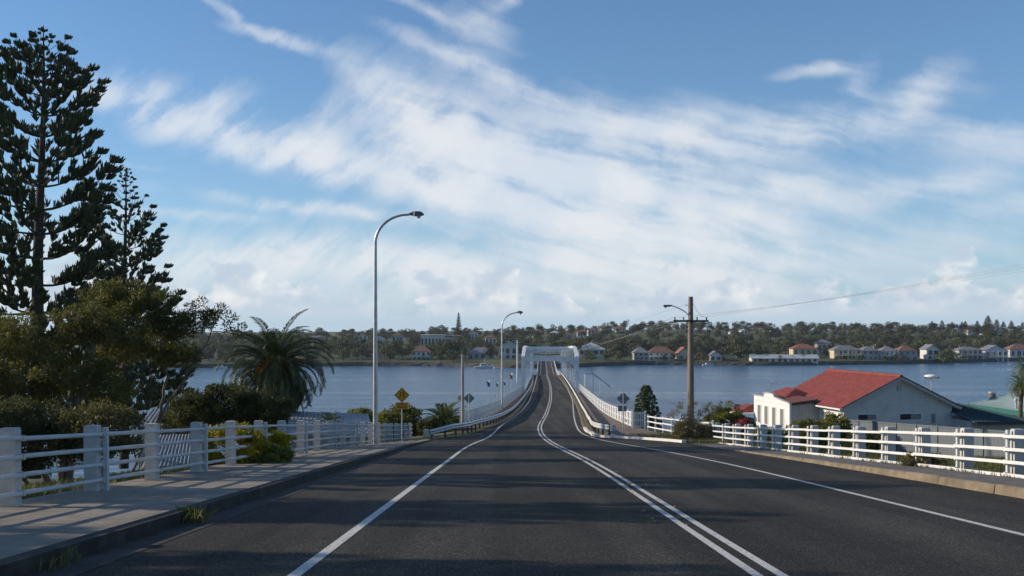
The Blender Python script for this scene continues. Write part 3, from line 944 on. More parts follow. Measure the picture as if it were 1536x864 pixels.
# ------------------------------------------------------------------ white rail fences beside the road
def left_fence():
    ys = np.arange(5.9, 71.0, 2.8)
    base = lambda y: float(path_l(y)) - .02
    p = thing('rail_fence', 'white concrete post fence with four pipe rails along the left footpath, mostly in shade', 'fence', (-7.2, 14.3, base(14.3)), 0, 'white roadside rail fences')
    n0 = lambda m_: m_
    mb = MB()
    mb.box((0, 0, .45), (.225, .19, 1.34)); mb.box((0, 0, 1.135), (.215, .17, .03))
    post = mb.build('post', M['post'], p).data
    thin = MB().box((.0, 0, .44), (.075, .09, 1.32)).build('joint_post', M['fence_old'], p).data
    rail = MB().tube([(0, 0, 0), (0, 1, 0)], .035, 8).build('rail', M['fence_old'], p).data
    band = MB().box((0, 0, 0), (.085, .035, .085)).build('clamp', M['fence_old'], p).data
    made = {'post': 0, 'joint_post': 0, 'rail': 0, 'clamp': 0}
    firsts = {c.name.split('.')[0]: c for c in p.children}

    def put(nm, me, loc, rot=(0, 0, 0), sc=(1, 1, 1), mt=None):
        loc = (loc[0] - p.location.x, loc[1] - p.location.y, loc[2] - p.location.z)
        if not made[nm]:
            o = firsts[nm]
            o.location, o.rotation_euler, o.scale = loc, rot, sc
        else:
            o = inst(nm, me, p, loc, rot, sc)
        made[nm] += 1
    hs = (.215, .475, .735, 1.0)
    for i, y in enumerate(ys):
        zb = base(y)
        put('post', post, (-7.2, y, zb), (rnd.uniform(-.012, .012), rnd.uniform(-.014, .014), rnd.uniform(-.05, .05)))
        if i % 2 == 0:
            put('joint_post', thin, (-7.02, y + .12, zb), (0, rnd.uniform(-.01, .01), 0))
        for h in hs:
            put('clamp', band, (-7.035, y, zb + h))
        if i + 1 < len(ys):
            dz = base(ys[i + 1]) - zb
            for h in hs:
                put('rail', rail, (-7.045 + rnd.uniform(-.006, .006), y, zb + h + rnd.uniform(-.008, .008)), (math.atan2(dz, 2.8), 0, 0), (1, math.hypot(2.8, dz), 1))


def right_fence():
    base = lambda y: float(path_r(y)) - .01
    p = thing('rail_fence', 'sunlit white fence of double posts and four square rails along the right footpath', 'fence', (10.4, 20.9, base(20.9)), 0, 'white roadside rail fences')
    ys = [20.9 + 2.35 * k for k in range(-6, 15)]
    wide = MB().box((0, 0, .42), (.235, .20, 1.12)).box((0, 0, .99), (.205, .17, .03)).build('post', M['post'], p).data
    thin = MB().tube([(0, 0, -.1), (0, 0, .985)], .036, 8).build('pipe_post', M['fence'], p).data
    rail = MB().box((0, .5, 0), (.062, 1, .066)).build('rail', M['fence'], p).data
    band = MB().box((0, 0, 0), (.095, .05, .10)).build('clamp', M['fence'], p).data
    made = {}
    firsts = {c.name.split('.')[0]: c for c in p.children}

    def put(nm, me, loc, rot=(0, 0, 0), sc=(1, 1, 1)):
        loc = (loc[0] - p.location.x, loc[1] - p.location.y, loc[2] - p.location.z)
        if nm not in made:
            o = firsts[nm]; o.location, o.rotation_euler, o.scale = loc, rot, sc
            made[nm] = 1
        else:
            inst(nm, me, p, loc, rot, sc)
    hs = (.05, .315, .585, .86)
    for i, y in enumerate(ys):
        zb = base(y)
        put('post', wide, (10.62, y, zb), (rnd.uniform(-.015, .015), rnd.uniform(-.02, .02), rnd.uniform(-.06, .06)))
        put('pipe_post', thin, (10.40, y, zb), (rnd.uniform(-.012, .012), rnd.uniform(-.012, .012), 0))
        for h in hs:
            put('clamp', band, (10.375, y, zb + h))
        if i + 1 < len(ys):
            dz = base(ys[i + 1]) - zb
            for h in hs:
                put('rail', rail, (10.345 + rnd.uniform(-.006, .006), y, zb + h + rnd.uniform(-.01, .01)), (math.atan2(dz, 2.35), 0, 0), (1, math.hypot(2.35, dz), 1))


def side_fence():
    """older stretch between the bush and the bridge"""
    a, b = Vector((10.4, 51.5)), Vector((9.25, 67.5))
    n = 7
    base = lambda q: float(zr(q.y)) + .02
    p = thing('rail_fence', 'low white rail fence between the roadside bush and the end of the picket fence', 'fence', (a.x, a.y, base(a)), 0, 'white roadside rail fences')
    q = [a.lerp(b, k / n) for k in range(n + 1)]
    for k in range(n + 1):
        MB().box((q[k].x, q[k].y, base(q[k]) + .5), (.10, .10, 1.1 if k not in (3,) else 1.5)).build('post', M['fence'], p, world=True)
    for k in range(n):
        for h in (.22, .58, .92):
            MB().beam((q[k].x - .06, q[k].y, base(q[k]) + h), (q[k + 1].x - .06, q[k + 1].y, base(q[k + 1]) + h + rnd.uniform(-.02, .02)), .05, .08).build('rail', M['fence'], p, world=True)
    # white picket gate panel closing the end of the footway
    g = thing('gate_panel', 'short white picket panel standing across the near end of the right picket fence', 'gate', (8.45, 69.4, float(zr(69.4))))
    for x in (0.0, .86):
        MB().box((x, 0, .62), (.11, .11, 1.3)).build('post', M['fence'], g)
    for h in (.2, .62, 1.1):
        MB().beam((0, -.05, h), (.86, -.05, h), .05, .07).build('rail', M['fence'], g)
    for k in range(1, 7):
        MB().box((.86 * k / 7, -.085, .66), (.07, .02, 1.1)).build('picket', M['fence'], g)


left_fence()
right_fence()
side_fence()


# ------------------------------------------------------------------ street lamps, poles, wires
def street_lamp(label, base, H, R, reach, rad, headlen, group='tall steel street lamps'):
    p = thing('street_lamp', label, 'street lamp', base, 0, group)
    mb = MB()
    pts = [(0, 0, -.4), (0, 0, 1.2), (0, 0, H - R)]
    rr = [rad * 1.25, rad * 1.2, rad * .8]
    for k in range(1, 15):
        a = math.pi / 2 * k / 14
        pts.append((R * 1.15 * (1 - math.cos(a)), 0, H - R + R * math.sin(a)))
        rr.append(rad * (.8 - .25 * k / 14))
    pts.append((reach, 0, H + .03)); rr.append(rad * .5)
    mb.tube(pts, rr, 12)
    mb.build('pole', M['galv'], p)
    MB().tube([(0, 0, -.1), (0, 0, .06)], rad * 2.0, 12).build('base_plate', M['galv'], p)
    MB().box((0, -rad * 1.25, .8), (rad * 1.1, .02, .42)).build('access_door', M['galv'], p)
    hl = headlen
    mb = MB()
    V = []
    for t, w, h0, h1 in ((0, .07, -.05, .06), (.3, .10, -.09, .11), (.36, .15, -.10, .14), (.75, .16, -.09, .13), (.92, .12, -.07, .07), (1.0, .04, -.04, .0)):
        x = reach - .1 + hl * t
        V += [(x, -w, h0), (x, w, h0), (x, w * .8, h1), (x, -w * .8, h1)]
    V = [(a, b, c + H + .03) for a, b, c in V]
    f = []
    for k in range(5):
        for j in range(4):
            f.append((4 * k + j, 4 * k + (j + 1) % 4, 4 * k + 4 + (j + 1) % 4, 4 * k + 4 + j))
    f += [(3, 2, 1, 0), (20, 21, 22, 23)]
    mb.add(V, f)
    hd = mb.build('lamp_head', M['lamp_grey'], p)
    mb = MB()
    mb.tube([(reach - .1 + hl * .64, 0, H - .03), (reach - .1 + hl * .64, 0, H - .14), (reach - .1 + hl * .64, 0, H - .19)], [.15 * hl + .02, .13 * hl, .05 * hl], 10)
    mb.build('lens', M['lens'], hd)
    MB().tube([(reach + .1 * hl, 0, H + .12), (reach + .1 * hl, 0, H + .2)], .035, 6).build('photo_cell', M['lens'], hd)
    return p


bz = float(path_l(51)) + .02
x_, _, zt_ = P(563, 322, 51)
street_lamp('tall bent steel street lamp standing beside the left rail fence', (-7.0, 51, bz), zt_ - bz, 1.45, 1.85, .105, .74)
bz = float(zr(95)) + .05
street_lamp('smaller bent steel street lamp rising above the left footway of the bridge approach', (P(753, 500, 95)[0], 95, bz), P(753, 469, 95)[2] - bz, 1.3, 1.5, .085, .6)

# timber power pole with its own lamp
PPX, PPY = P(1036, 600, 55)[0], 55.0
PPZ = float(zr(55)) + .05


def power_pole():
    p = thing('power_pole', 'grey timber power pole with a crossarm and a lamp bracket, standing in the roadside bush', 'power pole', (PPX, PPY, PPZ))
    H = P(1036, 445, 55)[2] - PPZ
    MB().tube([(0, 0, -.5), (.0, 0, H * .5), (.0, 0, H)], [.20, .175, .13], 12).build('pole', M['timber'], p)
    zc = P(1036, 481.5, 55)[2] - PPZ
    ca = MB().box((-.02, -.19, zc), (1.92, .1, .11)).build('crossarm', M['timber_dark'], p)
    for x in (-.9, -.42, .32, .84):
        MB().tube([(x, -.19, zc + .05), (x, -.19, zc + .1), (x, -.19, zc + .14), (x, -.19, zc + .17), (x, -.19, zc + .22)], [.02, .045, .025, .045, .02], 8).build('insulator', M['ceramic'], ca)
    for s in (-1, 1):
        MB().beam((s * .62, -.17, zc - .04), (s * .1, -.15, zc - .62), .035, .02).build('brace', M['galv'], p)
    # lamp bracket on the left
    z0 = P(1036, 473, 55)[2] - PPZ
    z1 = P(1000, 458.5, 55)[2] - PPZ
    pts = []
    for k in range(13):
        t = k / 12
        a = t * math.pi / 2
        pts.append((-.14 - .95 * math.sin(a) ** 1.3 * .98, -.05, z0 + (z1 - z0) * (1 - (1 - t) ** 2.2)))
    pts.append((-1.2, -.05, z1))
    MB().tube(pts, .028, 8).build('lamp_bracket', M['galv'], p)
    hd = MB()
    hd.box((-1.34, -.05, z1 - .01), (.34, .18, .11)).box((-1.14, -.05, z1), (.14, .11, .09))
    hd = hd.build('lamp_head', M['lamp_grey'], p)
    MB().tube([(-1.4, -.05, z1 - .06), (-1.4, -.05, z1 - .13)], [.085, .05], 8).build('lens', M['lens'], hd)
    MB().beam((-.12, -.02, P(1, 457.5, 55)[2] - PPZ), (-.32, -.02, P(1, 459, 55)[2] - PPZ), .03, .03).build('top_bracket', M['galv'], p)
    for k in range(3):
        z = 2.2 + k * .55
        MB().beam((.14, 0, z), (.26, 0, z), .03, .03).build('step_bolt', M['galv'], p)
    return zc, H


ZC, HP = power_pole()


def wire(label, a, b, sag, r=.012, name='power_line', group='overhead power lines', n=24):
    a, b = np.array(a), np.array(b)
    t = np.linspace(0, 1, n)
    pts = a[None] * (1 - t)[:, None] + b[None] * t[:, None]
    pts[:, 2] -= sag * 4 * t * (1 - t)
    mb = MB().tube(pts - a[None], r, 4)
    o = mb.build(name, M['wire'], label=label, cat='power line', group=group)
    o.location = a


FPX, FPY, FPZ = P(776, 514, 330)
for k, x in enumerate((-.9, -.42, .32, .84)):
    s = PPX + x, PPY - .19, PPZ + ZC + .22
    wire(['upper', 'second', 'third', 'lowest'][3 - k] + ' wire from the power pole crossarm to the right edge of the photo', s, (30 + x * .4, 35, 21.6 + .28 * k), .35, .0032)
    if k < 3:
        wire(['leftmost', 'middle', 'rightmost'][k] + ' crossarm wire sagging from the power pole across the river beyond the truss', s, (FPX + x * .6, FPY, FPZ - .1 * k), 3.2 - .5 * k, .008)
wire('thin topmost wire from the top of the power pole to the far river bank', (PPX, PPY, PPZ + HP - .35), (FPX, FPY, FPZ + .6), 1.6, .007)
wire('slack wire looping from the pole top to the right end of the crossarm', (PPX + .14, PPY, PPZ + HP - .4), (PPX + .84, PPY - .19, PPZ + ZC + .22), .22, .009, n=12)
p = thing('line_pole', 'slim white pole standing beside the far end of the truss bridge', 'pole', (FPX, FPY, 0))
MB().tube([(0, 0, -1), (0, 0, FPZ + .8)], [.28, .2], 8).build('pole', M['steel_white'], p)
MB().box((.2, 0, FPZ), (2.4, .16, .16)).build('crossarm', M['steel_white'], p)

# grey post behind the left guardrail
bx, by = P(694, 600, 72)[0], 72.0
bz = float(zr(72)) - .1
p = thing('steel_post', 'plain grey steel post standing outside the start of the left picket fence', 'post', (bx, by, bz))
MB().tube([(0, 0, -.5), (0, 0, P(694, 533, 72)[2] - bz)], [.125, .10], 10).build('pole', M['post_grey'], p)
zt_ = P(694, 535, 72)[2] - bz
MB().beam((-.12, -.1, zt_), (.38, -.1, zt_), .05, .04).build('bracket', M['galv'], p)
MB().tube([(0, 0, zt_ + .05), (0, 0, zt_ + .12)], .12, 10).build('cap', M['galv'], p)


# ------------------------------------------------------------------ signs
def text_mesh(name, body, size, mat, parent, loc, rot=(math.pi / 2, 0, 0)):
    cu = bpy.data.curves.new(name, 'FONT')
    cu.body = body
    cu.size = size
    cu.align_x = 'CENTER'
    cu.align_y = 'CENTER'
    cu.extrude = .002
    cu.offset = size * .012
    tmp = bpy.data.objects.new(name, cu)
    me = bpy.data.meshes.new_from_object(tmp)
    bpy.data.objects.remove(tmp)
    bpy.data.curves.remove(cu)
    me.materials.clear()
    me.materials.append(mat)
    return inst(name, me, parent, loc, rot)


def diamond(mb, cz, r, y0, y1, m=0):
    mb.prism(lambda y: [(0, y, cz - r), (r, y, cz), (0, y, cz + r), (-r, y, cz)], y0, y1, m)


def warning_sign():
    Y = 52.4
    bx = P(603, 600, Y)[0]
    bz = float(kerb_top(Y)) - .05
    p = thing('warning_sign', 'yellow diamond narrow bridge warning sign with a small yellow plate below it', 'road sign', (bx, Y, bz))
    cz = P(603, 592.5, Y)[2] - bz
    MB().tube([(0, 0, -.3), (0, 0, cz + .3)], .032, 10).build('pole', M['galv'], p)
    d = MB(); diamond(d, cz, .405, -.045, -.034)
    d = d.build('sign_panel', M['sign_yellow'], p)
    mb = MB()
    r0, r1 = .385, .345
    for k in range(4):
        c = [(0, -1), (1, 0), (0, 1), (-1, 0)]
        a, b = c[k], c[(k + 1) % 4]
        mb.slab([(a[0] * r0, -.0485, cz + a[1] * r0), (b[0] * r0, -.0485, cz + b[1] * r0), (b[0] * r1, -.0485, cz + b[1] * r1), (a[0] * r1, -.0485, cz + a[1] * r1)], .003)
    mb.build('border', M['sign_black'], d)
    mb = MB()       # two parapets closing in on the carriageway
    for s in (-1, 1):
        for (xa, za, xb, zb) in ((.125, -.14, .085, -.06), (.085, -.06, .085, .10), (.085, .10, .055, .18)):
            mb.beam((s * xa, -.0475, cz + za), (s * xb, -.0475, cz + zb), .052, .004, up=(0, 1, 0))
    mb.build('symbol', M['sign_black'], d)
    pz = P(603, 608.5, Y)[2] - bz
    pl = MB().box((.01, -.04, pz), (.68, .01, .36)).build('plate', M['sign_yellow'], p)
    text_mesh('lettering', 'NARROW', .125, M['sign_black'], pl, (.01, -.049, pz + .078))
    text_mesh('lettering', 'BRIDGE', .150, M['sign_black'], pl, (.01, -.049, pz - .075))
    for z in (cz + .12, cz - .12, pz):
        MB().box((0, -.028, z), (.11, .012, .04)).build('bracket', M['galv'], p)


def sign_back(label, px, py, Y, r, plate=None):
    bx = P(px, py, Y)[0]
    bz = float(zr(Y)) + .05
    p = thing('road_sign', label, 'road sign', (bx, Y, bz), 0, 'road signs seen from behind')
    cz = P(px, py, Y)[2] - bz
    MB().tube([(0, 0, -.3), (0, 0, cz + r + .03)], .034, 10).build('pole', M['galv'], p)
    d = MB(); diamond(d, cz, r, .034, .046)
    d = d.build('sign_panel', M['sign_back'], p)
    for z in (cz + .14, cz - .14):
        MB().box((0, .03, z), (.5, .02, .035)).build('bracket', M['galv'], d)
    if plate:
        x0, y0, x1, y1 = plate
        a, b = P(x0, y0, Y), P(x1, y1, Y)
        MB().box(((a[0] + b[0]) / 2 - bx, .05, (a[2] + b[2]) / 2 - bz), (b[0] - a[0], .012, a[2] - b[2])).build('plate', M['sign_back'], p)


warning_sign()
sign_back('grey back of a diamond sign and small plate by the right guardrail end', 935, 598, 60.0, .40, (927, 609, 940, 617))
sign_back('back of a grey diamond road sign behind the left guardrail', 703.5, 597.5, 72.5, .41)
x, y, z = P(690.5, 597, 73)
bz = float(zr(73)) - .1
p = thing('round_sign', 'small round cream sign half hidden by the plain grey post', 'road sign', (x, y, bz))
MB().tube([(0, .04, -.3), (0, .04, z - bz)], .03, 8).build('pole', M['galv'], p)
MB().tube([(0, 0, z - bz), (0, .015, z - bz)], .2, 16, smooth=False).build('sign_panel', M['cream_sign'], p)


# ------------------------------------------------------------------ houses by the road
HOUSE = Vector((29.1, 75.0, 8.0))
HROT = math.atan(.18)


def window(p, name, x0, x1, y, z0, z1, axis_='y', side=-1, split=1, fr=.06, fmat='trim_white', gmat='glass', proud=.04):
    """a framed window on a wall of the local box; axis_ 'y' = wall faces along y"""
    def bx(mb, a0, a1, d0, d1, b0, b1):
        if axis_ == 'y':
            mb.box(((a0 + a1) / 2, y + side * (d0 + d1) / 2, (b0 + b1) / 2), (a1 - a0, abs(d1 - d0), b1 - b0))
        else:
            mb.box((y + side * (d0 + d1) / 2, (a0 + a1) / 2, (b0 + b1) / 2), (abs(d1 - d0), a1 - a0, b1 - b0))
    mb = MB()
    bx(mb, x0 - fr, x0, -.06, proud, z0 - fr, z1 + fr); bx(mb, x1, x1 + fr, -.06, proud, z0 - fr, z1 + fr)
    bx(mb, x0, x1, -.06, proud, z1, z1 + fr); bx(mb, x0, x1, -.06, proud + .03, z0 - fr, z0)
    for k in range(1, split):
        xm = x0 + (x1 - x0) * k / split
        bx(mb, xm - .025, xm + .025, -.06, proud - .01, z0, z1)
    w = mb.build(name, M[fmat], p)
    for k in range(split):
        a, b = x0 + (x1 - x0) * k / split, x0 + (x1 - x0) * (k + 1) / split
        mb = MB()
        bx(mb, a, b, -.05, .032, z0, z1)
        mb.build('pane', M[gmat if (k % 2 == 0 or gmat != 'glass') else 'curtain'], w)
    return w


def courses(mb, e0, e1, r1, r0, n, th=.05, lap=.035):
    """tile courses between the eave line e0-e1 and the ridge line r0-r1 as overlapping thick strips"""
    e0, e1, r0, r1 = map(Vector, (e0, e1, r0, r1))
    nn = (e1 - e0).cross(r1 - e0).normalized()
    if nn.z < 0:
        nn = -nn
    for k in range(n):
        a, b = k / n, min(1.0, (k + 1.12) / n)
        p0, p1 = e0.lerp(r0, a), e1.lerp(r1, a)
        q0, q1 = e0.lerp(r0, b), e1.lerp(r1, b)
        m_ = max(4, int((p1 - p0).length / .30))
        V, f = [], []
        for j in range(m_ + 1):
            t = j / m_
            wv = .018 * (1 if j % 2 else -1)
            lo, hi = p0.lerp(p1, t), q0.lerp(q1, t)
            V += [tuple(lo + nn * (lap + wv)), tuple(lo - nn * .02), tuple(hi + nn * wv * .6)]
        for j in range(m_):
            i = 3 * j
            f += [(i, i + 3, i + 5, i + 2), (i + 1, i + 4, i + 3, i)]
        mb.add(V, f)
    mb.slab([tuple(e0 - nn * .03), tuple(e1 - nn * .03), tuple(r1 - nn * .03), tuple(r0 - nn * .03)], .08)


def red_house():
    p = thing('house', 'white weatherboard house with a red tiled gable roof below the right rail fence', 'house', tuple(HOUSE), HROT)
    E, A, hw, L = 3.72, 5.85, 4.45, 10.6       # eave height, apex, half width, length
    # main walls with board lines
    mb = MB()
    mb.prism(lambda y: [(-hw, y, -2), (hw, y, -2), (hw, y, E), (0, y, A), (-hw, y, E)], 0.0, L)
    wall = mb.build('wall', M['wall_white'], p)
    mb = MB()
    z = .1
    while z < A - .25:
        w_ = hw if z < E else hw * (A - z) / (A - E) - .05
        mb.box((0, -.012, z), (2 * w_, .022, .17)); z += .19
    mb.build('weatherboards', M['gable_shade'], wall, kind='stuff')
    # roof
    sl = (A - E) / hw
    oh, of = .42, .45
    ze = E - sl * oh + .1
    mb = MB()
    courses(mb, (-hw - oh, -of, ze), (-hw - oh, L + .3, ze), (0, L + .3, A + .1), (0, -of, A + .1), 17)
    mb.build('roof_slope', M['roof_red'], p)
    mb = MB()
    courses(mb, (hw + oh, L + .3, ze), (hw + oh, -of, ze), (0, -of, A + .1), (0, L + .3, A + .1), 17)
    mb.build('roof_slope', M['roof_red'], p)
    mb = MB()
    for k in range(26):
        y = -of + (L + .3 + of) * (k + .5) / 26
        mb.tube([(0, y - .215, A + .125), (0, y + .2, A + .15)], [.13, .15], 8, caps=True)
    mb.build('ridge_cap', M['roof_red'], p)
    for s in (-1, 1):
        MB().beam((s * (hw + oh), -of - .02, ze - .1), (0, -of - .02, A - .0), .05, .2).build('barge_board', M['wall_grey'], p)
        MB().beam((s * (hw + oh + .02), -of - .05, ze + .055), (0, -of - .05, A + .155), .09, .05).build('barge_capping', M['trim_dark'], p)
        # soffit under the verge
        MB().slab([(s * (hw + oh), -of, ze - .16), (s * (hw + oh), 0, ze - .16), (0, 0, A - .08), (0, -of, A - .08)][::s], .02).build('soffit', M['trim_white'], p)
        mb = MB()
        mb.beam((s * (hw + oh + .07), -of, ze - .06), (s * (hw + oh + .07), (3.4 if s < 0 else L), ze - .06), .12, .11)
        mb.build('gutter', M['trim_white'], p)
    mb = MB().tube([(-hw - oh, -.05, ze - .1), (-hw - .1, -.06, ze - .45), (-hw - .07, -.06, 0)], .045, 8)
    mb.build('downpipe', M['trim_white'], p)
    window(p, 'window', -3.3, -1.78, 0, 2.72, 3.12, split=2)
    window(p, 'window', .12, 1.88, 0, 2.68, 3.12, split=2)
    window(p, 'meter_box', 2.72, 3.02, 0, 2.42, 3.08, gmat='curtain', fr=.05, fmat='wall_grey')
    mb = MB().box((.05, -.03, A - .78), (.34, .06, .34))
    v_ = mb.build('gable_vent', M['curtain'], p)
    for k in range(4):
        MB().box((.05, -.07, A - .9 + k * .08), (.3, .03, .03)).build('slat', M['trim_white'], v_)
    window(p, 'window', 1.25, 2.75, -hw, 1.55, 2.95, axis_='x', split=3)
    # left extension with its stepped front
    xl, ya, yb = -6.93, 3.8, 10.45
    prof = [(ya, 3.72), (ya + 1.3, 3.86), (ya + 2.6, 4.02), (ya + 2.75, 4.2), (ya + 3.3, 4.3), (ya + 4.4, 4.3), (ya + 4.75, 4.18), (ya + 4.8, 3.98), (yb, 3.96)]
    mb = MB()
    mb.prism(lambda x: [(x, ya, -2)] + [(x, y, z) for y, z in prof] + [(x, yb, -2)], xl, xl + .14)
    fr = mb.build('front_wall', M['wall_white'], p)
    mb = MB()
    for (a, za), (b, zb) in zip(prof[:-1], prof[1:]):
        mb.beam((xl + .05, a - .01, za + .03), (xl + .05, b + .01, zb + .03), .26, .06)
    mb.build('coping', M['wall_grey'], fr)
    for dy in (1.3, 2.75, 4.2, 5.55):
        window(p, 'window', ya + dy - .3, ya + dy + .3, xl, 1.75, 3.2, axis_='x', split=1, fr=.07, gmat='curtain')
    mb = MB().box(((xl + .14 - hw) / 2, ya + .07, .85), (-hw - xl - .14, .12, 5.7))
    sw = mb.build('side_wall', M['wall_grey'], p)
    mb = MB()
    for k in range(9):
        mb.box((xl + .3 + k * .26, ya - .002, .85), (.03, .03, 5.64))
    mb.build('cover_strips', M['wall_grey'], sw, kind='stuff')
    MB().box(((xl - hw) / 2, yb - .1, .85), (-hw - xl - .3, .12, 5.7)).build('back_wall', M['wall_white'], p)
    mb = MB()
    courses(mb, (xl + .1, ya - .2, 3.74), (xl + .1, yb + .1, 3.88), (-hw - .2, yb + .1, 4.12), (-hw - .2, ya - .2, 4.0), 7)
    mb.build('extension_roof', M['roof_brown'], p)
    MB().beam((xl + .1, ya - .22, 3.66), (-hw - .3, ya - .22, 3.86), .05, .16).build('fascia', M['trim_dark'], p)
    # the small hipped roof rising behind the stepped front
    mb = MB()
    courses(mb, (-5.7, 6.9, 4.0), (-5.7, 10.6, 4.0), (-4.4, 9.6, 4.6), (-4.4, 7.9, 4.6), 6)
    courses(mb, (-3.2, 6.9, 4.0), (-5.7, 6.9, 4.0), (-4.4, 7.9, 4.6), (-4.38, 7.9, 4.6), 6)
    courses(mb, (-3.2, 10.6, 4.0), (-3.2, 6.9, 4.0), (-4.4, 7.9, 4.6), (-4.4, 9.6, 4.6), 6)
    mb.build('hip_roof', M['roof_red'], p)
    # porch at the far end
    mb = MB()
    courses(mb, (-8.3, 10.4, 2.5), (-8.3, 13.2, 2.5), (-6.7, 12.4, 3.05), (-6.7, 11.2, 3.05), 5)
    courses(mb, (-5.6, 10.4, 2.5), (-8.3, 10.4, 2.5), (-6.7, 11.2, 3.05), (-6.68, 11.2, 3.05), 5)
    mb.build('porch_roof', M['roof_red'], p)
    MB().beam((-8.32, 10.36, 2.43), (-5.6, 10.36, 2.43), .1, .16).build('porch_fascia', M['trim_white'], p)
    MB().beam((-8.34, 10.4, 2.43), (-8.34, 13.2, 2.43), .1, .16).build('porch_fascia', M['trim_white'], p)
    for y in (10.6, 13.0):
        MB().box((-8.1, y, .2), (.3, .3, 4.4)).build('porch_post', M['trim_white'], p)
    # aerial on the extension
    mb = MB().tube([(xl + .6, 8.0, 4.0), (xl + .6, 8.0, 5.35)], .018, 6)
    for k in range(5):
        mb.beam((xl + .3 - .02 * k, 8.0 - .25 + .12 * k, 5.05), (xl + .9 + .02 * k, 8.0 - .25 + .12 * k, 5.05), .014, .014)
    mb.beam((xl + .6, 7.7, 5.05), (xl + .6, 8.3, 5.05), .014, .014)
    mb.build('aerial', M['galv'], p)
    # lean-to on the right under a dark roof
    mb = MB()
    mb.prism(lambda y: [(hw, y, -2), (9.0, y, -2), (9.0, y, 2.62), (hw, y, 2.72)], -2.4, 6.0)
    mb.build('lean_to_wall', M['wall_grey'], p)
    mb = MB()
    q = [(hw - .1, -2.95, 2.72), (9.5, -2.95, 2.68), (6.6, 2.2, 3.68), (hw - .1, 2.2, 3.72)]
    mb.slab(q, .1)
    mb.slab([(9.5, -2.95, 2.68), (9.7, 6.3, 2.68), (6.6, 2.4, 3.68), (6.6, 2.2, 3.68)], .1)
    for k in range(1, 16):
        t = k / 16
        a, b = Vector(q[0]).lerp(Vector(q[1]), t), Vector(q[3]).lerp(Vector(q[2]), min(1, t * 1.0))
        mb.beam(a + Vector((0, 0, .02)), b + Vector((0, 0, .02)), .04, .04)
    mb.slab([(hw - .1, 2.2, 3.72), (6.6, 2.2, 3.68), (6.6, 5.8, 3.7), (hw - .1, 5.8, 3.74)], .1)
    mb.build('lean_to_roof', M['roof_teal'], p)
    MB().beam((hw, -2.98, 2.60), (9.52, -2.98, 2.57), .06, .16).build('lean_to_fascia', M['trim_dark'], p)


red_house()


def green_house():
    p = thing('house', 'low cream house with a pale green metal roof at the right edge of the photo', 'house', (36.0, 95.0, 5.0))
    # two hip planes rising away from the near left corner; roof is wide and low
    a, b = Vector(P(1452, 606, 97)), Vector(P(1580, 625, 80))
    o = Vector(p.location)
    a, b = a - o, b - o
    d = (b - a); d.z = 0
    dn = d.normalized()
    nn = Vector((-dn.y, dn.x, 0))
    if nn.x < 0:
        nn = -nn
    c1, c2 = a + nn * 14, b + nn * 14
    zr0 = 11.95 - o.z
    mid1, mid2 = a + nn * 7, b + nn * 7
    mid1.z = mid2.z = zr0
    mb = MB()
    mb.slab([a, mid1, mid2, b][::-1], .06)
    mb.slab([mid1, c1, c2, mid2][::-1], .06)
    for k in range(1, 40):
        t = k / 40
        lo = a.lerp(b, t)
        hi_ = mid1.lerp(mid2, t)
        mb.beam(lo + Vector((0, 0, .02)), hi_ + Vector((0, 0, .02)), .045, .03)
    mb.build('roof', M['roof_pale_green'], p)
    mb = MB()
    mb.beam(a - nn * .05 - Vector((0, 0, .16)), b - nn * .05 - Vector((0, 0, .16)), .08, .42)
    mb.build('fascia', M['fascia_green'], p)
    mb = MB()
    w0, w1 = a + nn * .7 + dn * .4, b + nn * .7
    mb.slab([(w0.x, w0.y, -3), (w1.x, w1.y, -3), (w1.x, w1.y, w1.z - .1), (w0.x, w0.y, w0.z - .1)], .2)
    w2 = w0 + nn * 12
    mb.slab([(w2.x, w2.y, -3), (w0.x - .01, w0.y, -3), (w0.x - .01, w0.y, w0.z - .12), (w2.x, w2.y, w0.z - .12)], .2)
    mb.build('wall', M['wall_cream'], p)
    x, y, z = Vector(P(1479, 604, 97)) - o
    zt = P(1479, 588.5, 97)[2] - o.z
    ch = MB().tube([(x + .6, y, z - .8), (x + .6, y, zt)], .33, 14).build('chimney', M['flue'], p)
    MB().tube([(x + .6, y, zt - .08), (x + .6, y, zt + .06)], .38, 14).build('chimney_cap', M['galv'], ch)
    x, y, z = Vector(P(1524, 606, 88)) - o
    MB().tube([(x, y, z - .4), (x, y, z + .35)], .12, 10).tube([(x, y, z + .3), (x, y, z + .5)], [.22, .12], 10).build('vent', M['galv'], p)


green_house()

# tall lamp with a flat round head behind the house
bx, by, zt_ = P(1397, 564.5, 97)
p = thing('area_light', 'slender mast with a flat round white lamp head rising behind the red roofed house', 'street lamp', (bx, by, 2.5))
h = zt_ - 2.5
MB().tube([(0, 0, 0), (0, 0, h - .2)], [.09, .05], 8).build('pole', M['galv'], p)
MB().tube([(0, 0, h - .25), (0, 0, h - .12), (0, 0, h), (0, 0, h + .14), (0, 0, h + .2)], [.1, .5, .72, .5, .1], 14).build('lamp_head', M['trim_white'], p)
for s in (-1, 1):
    MB().box((s * .55, 0, h - .1), (.34, .3, .2)).build('lamp', M['lamp_grey'], p)

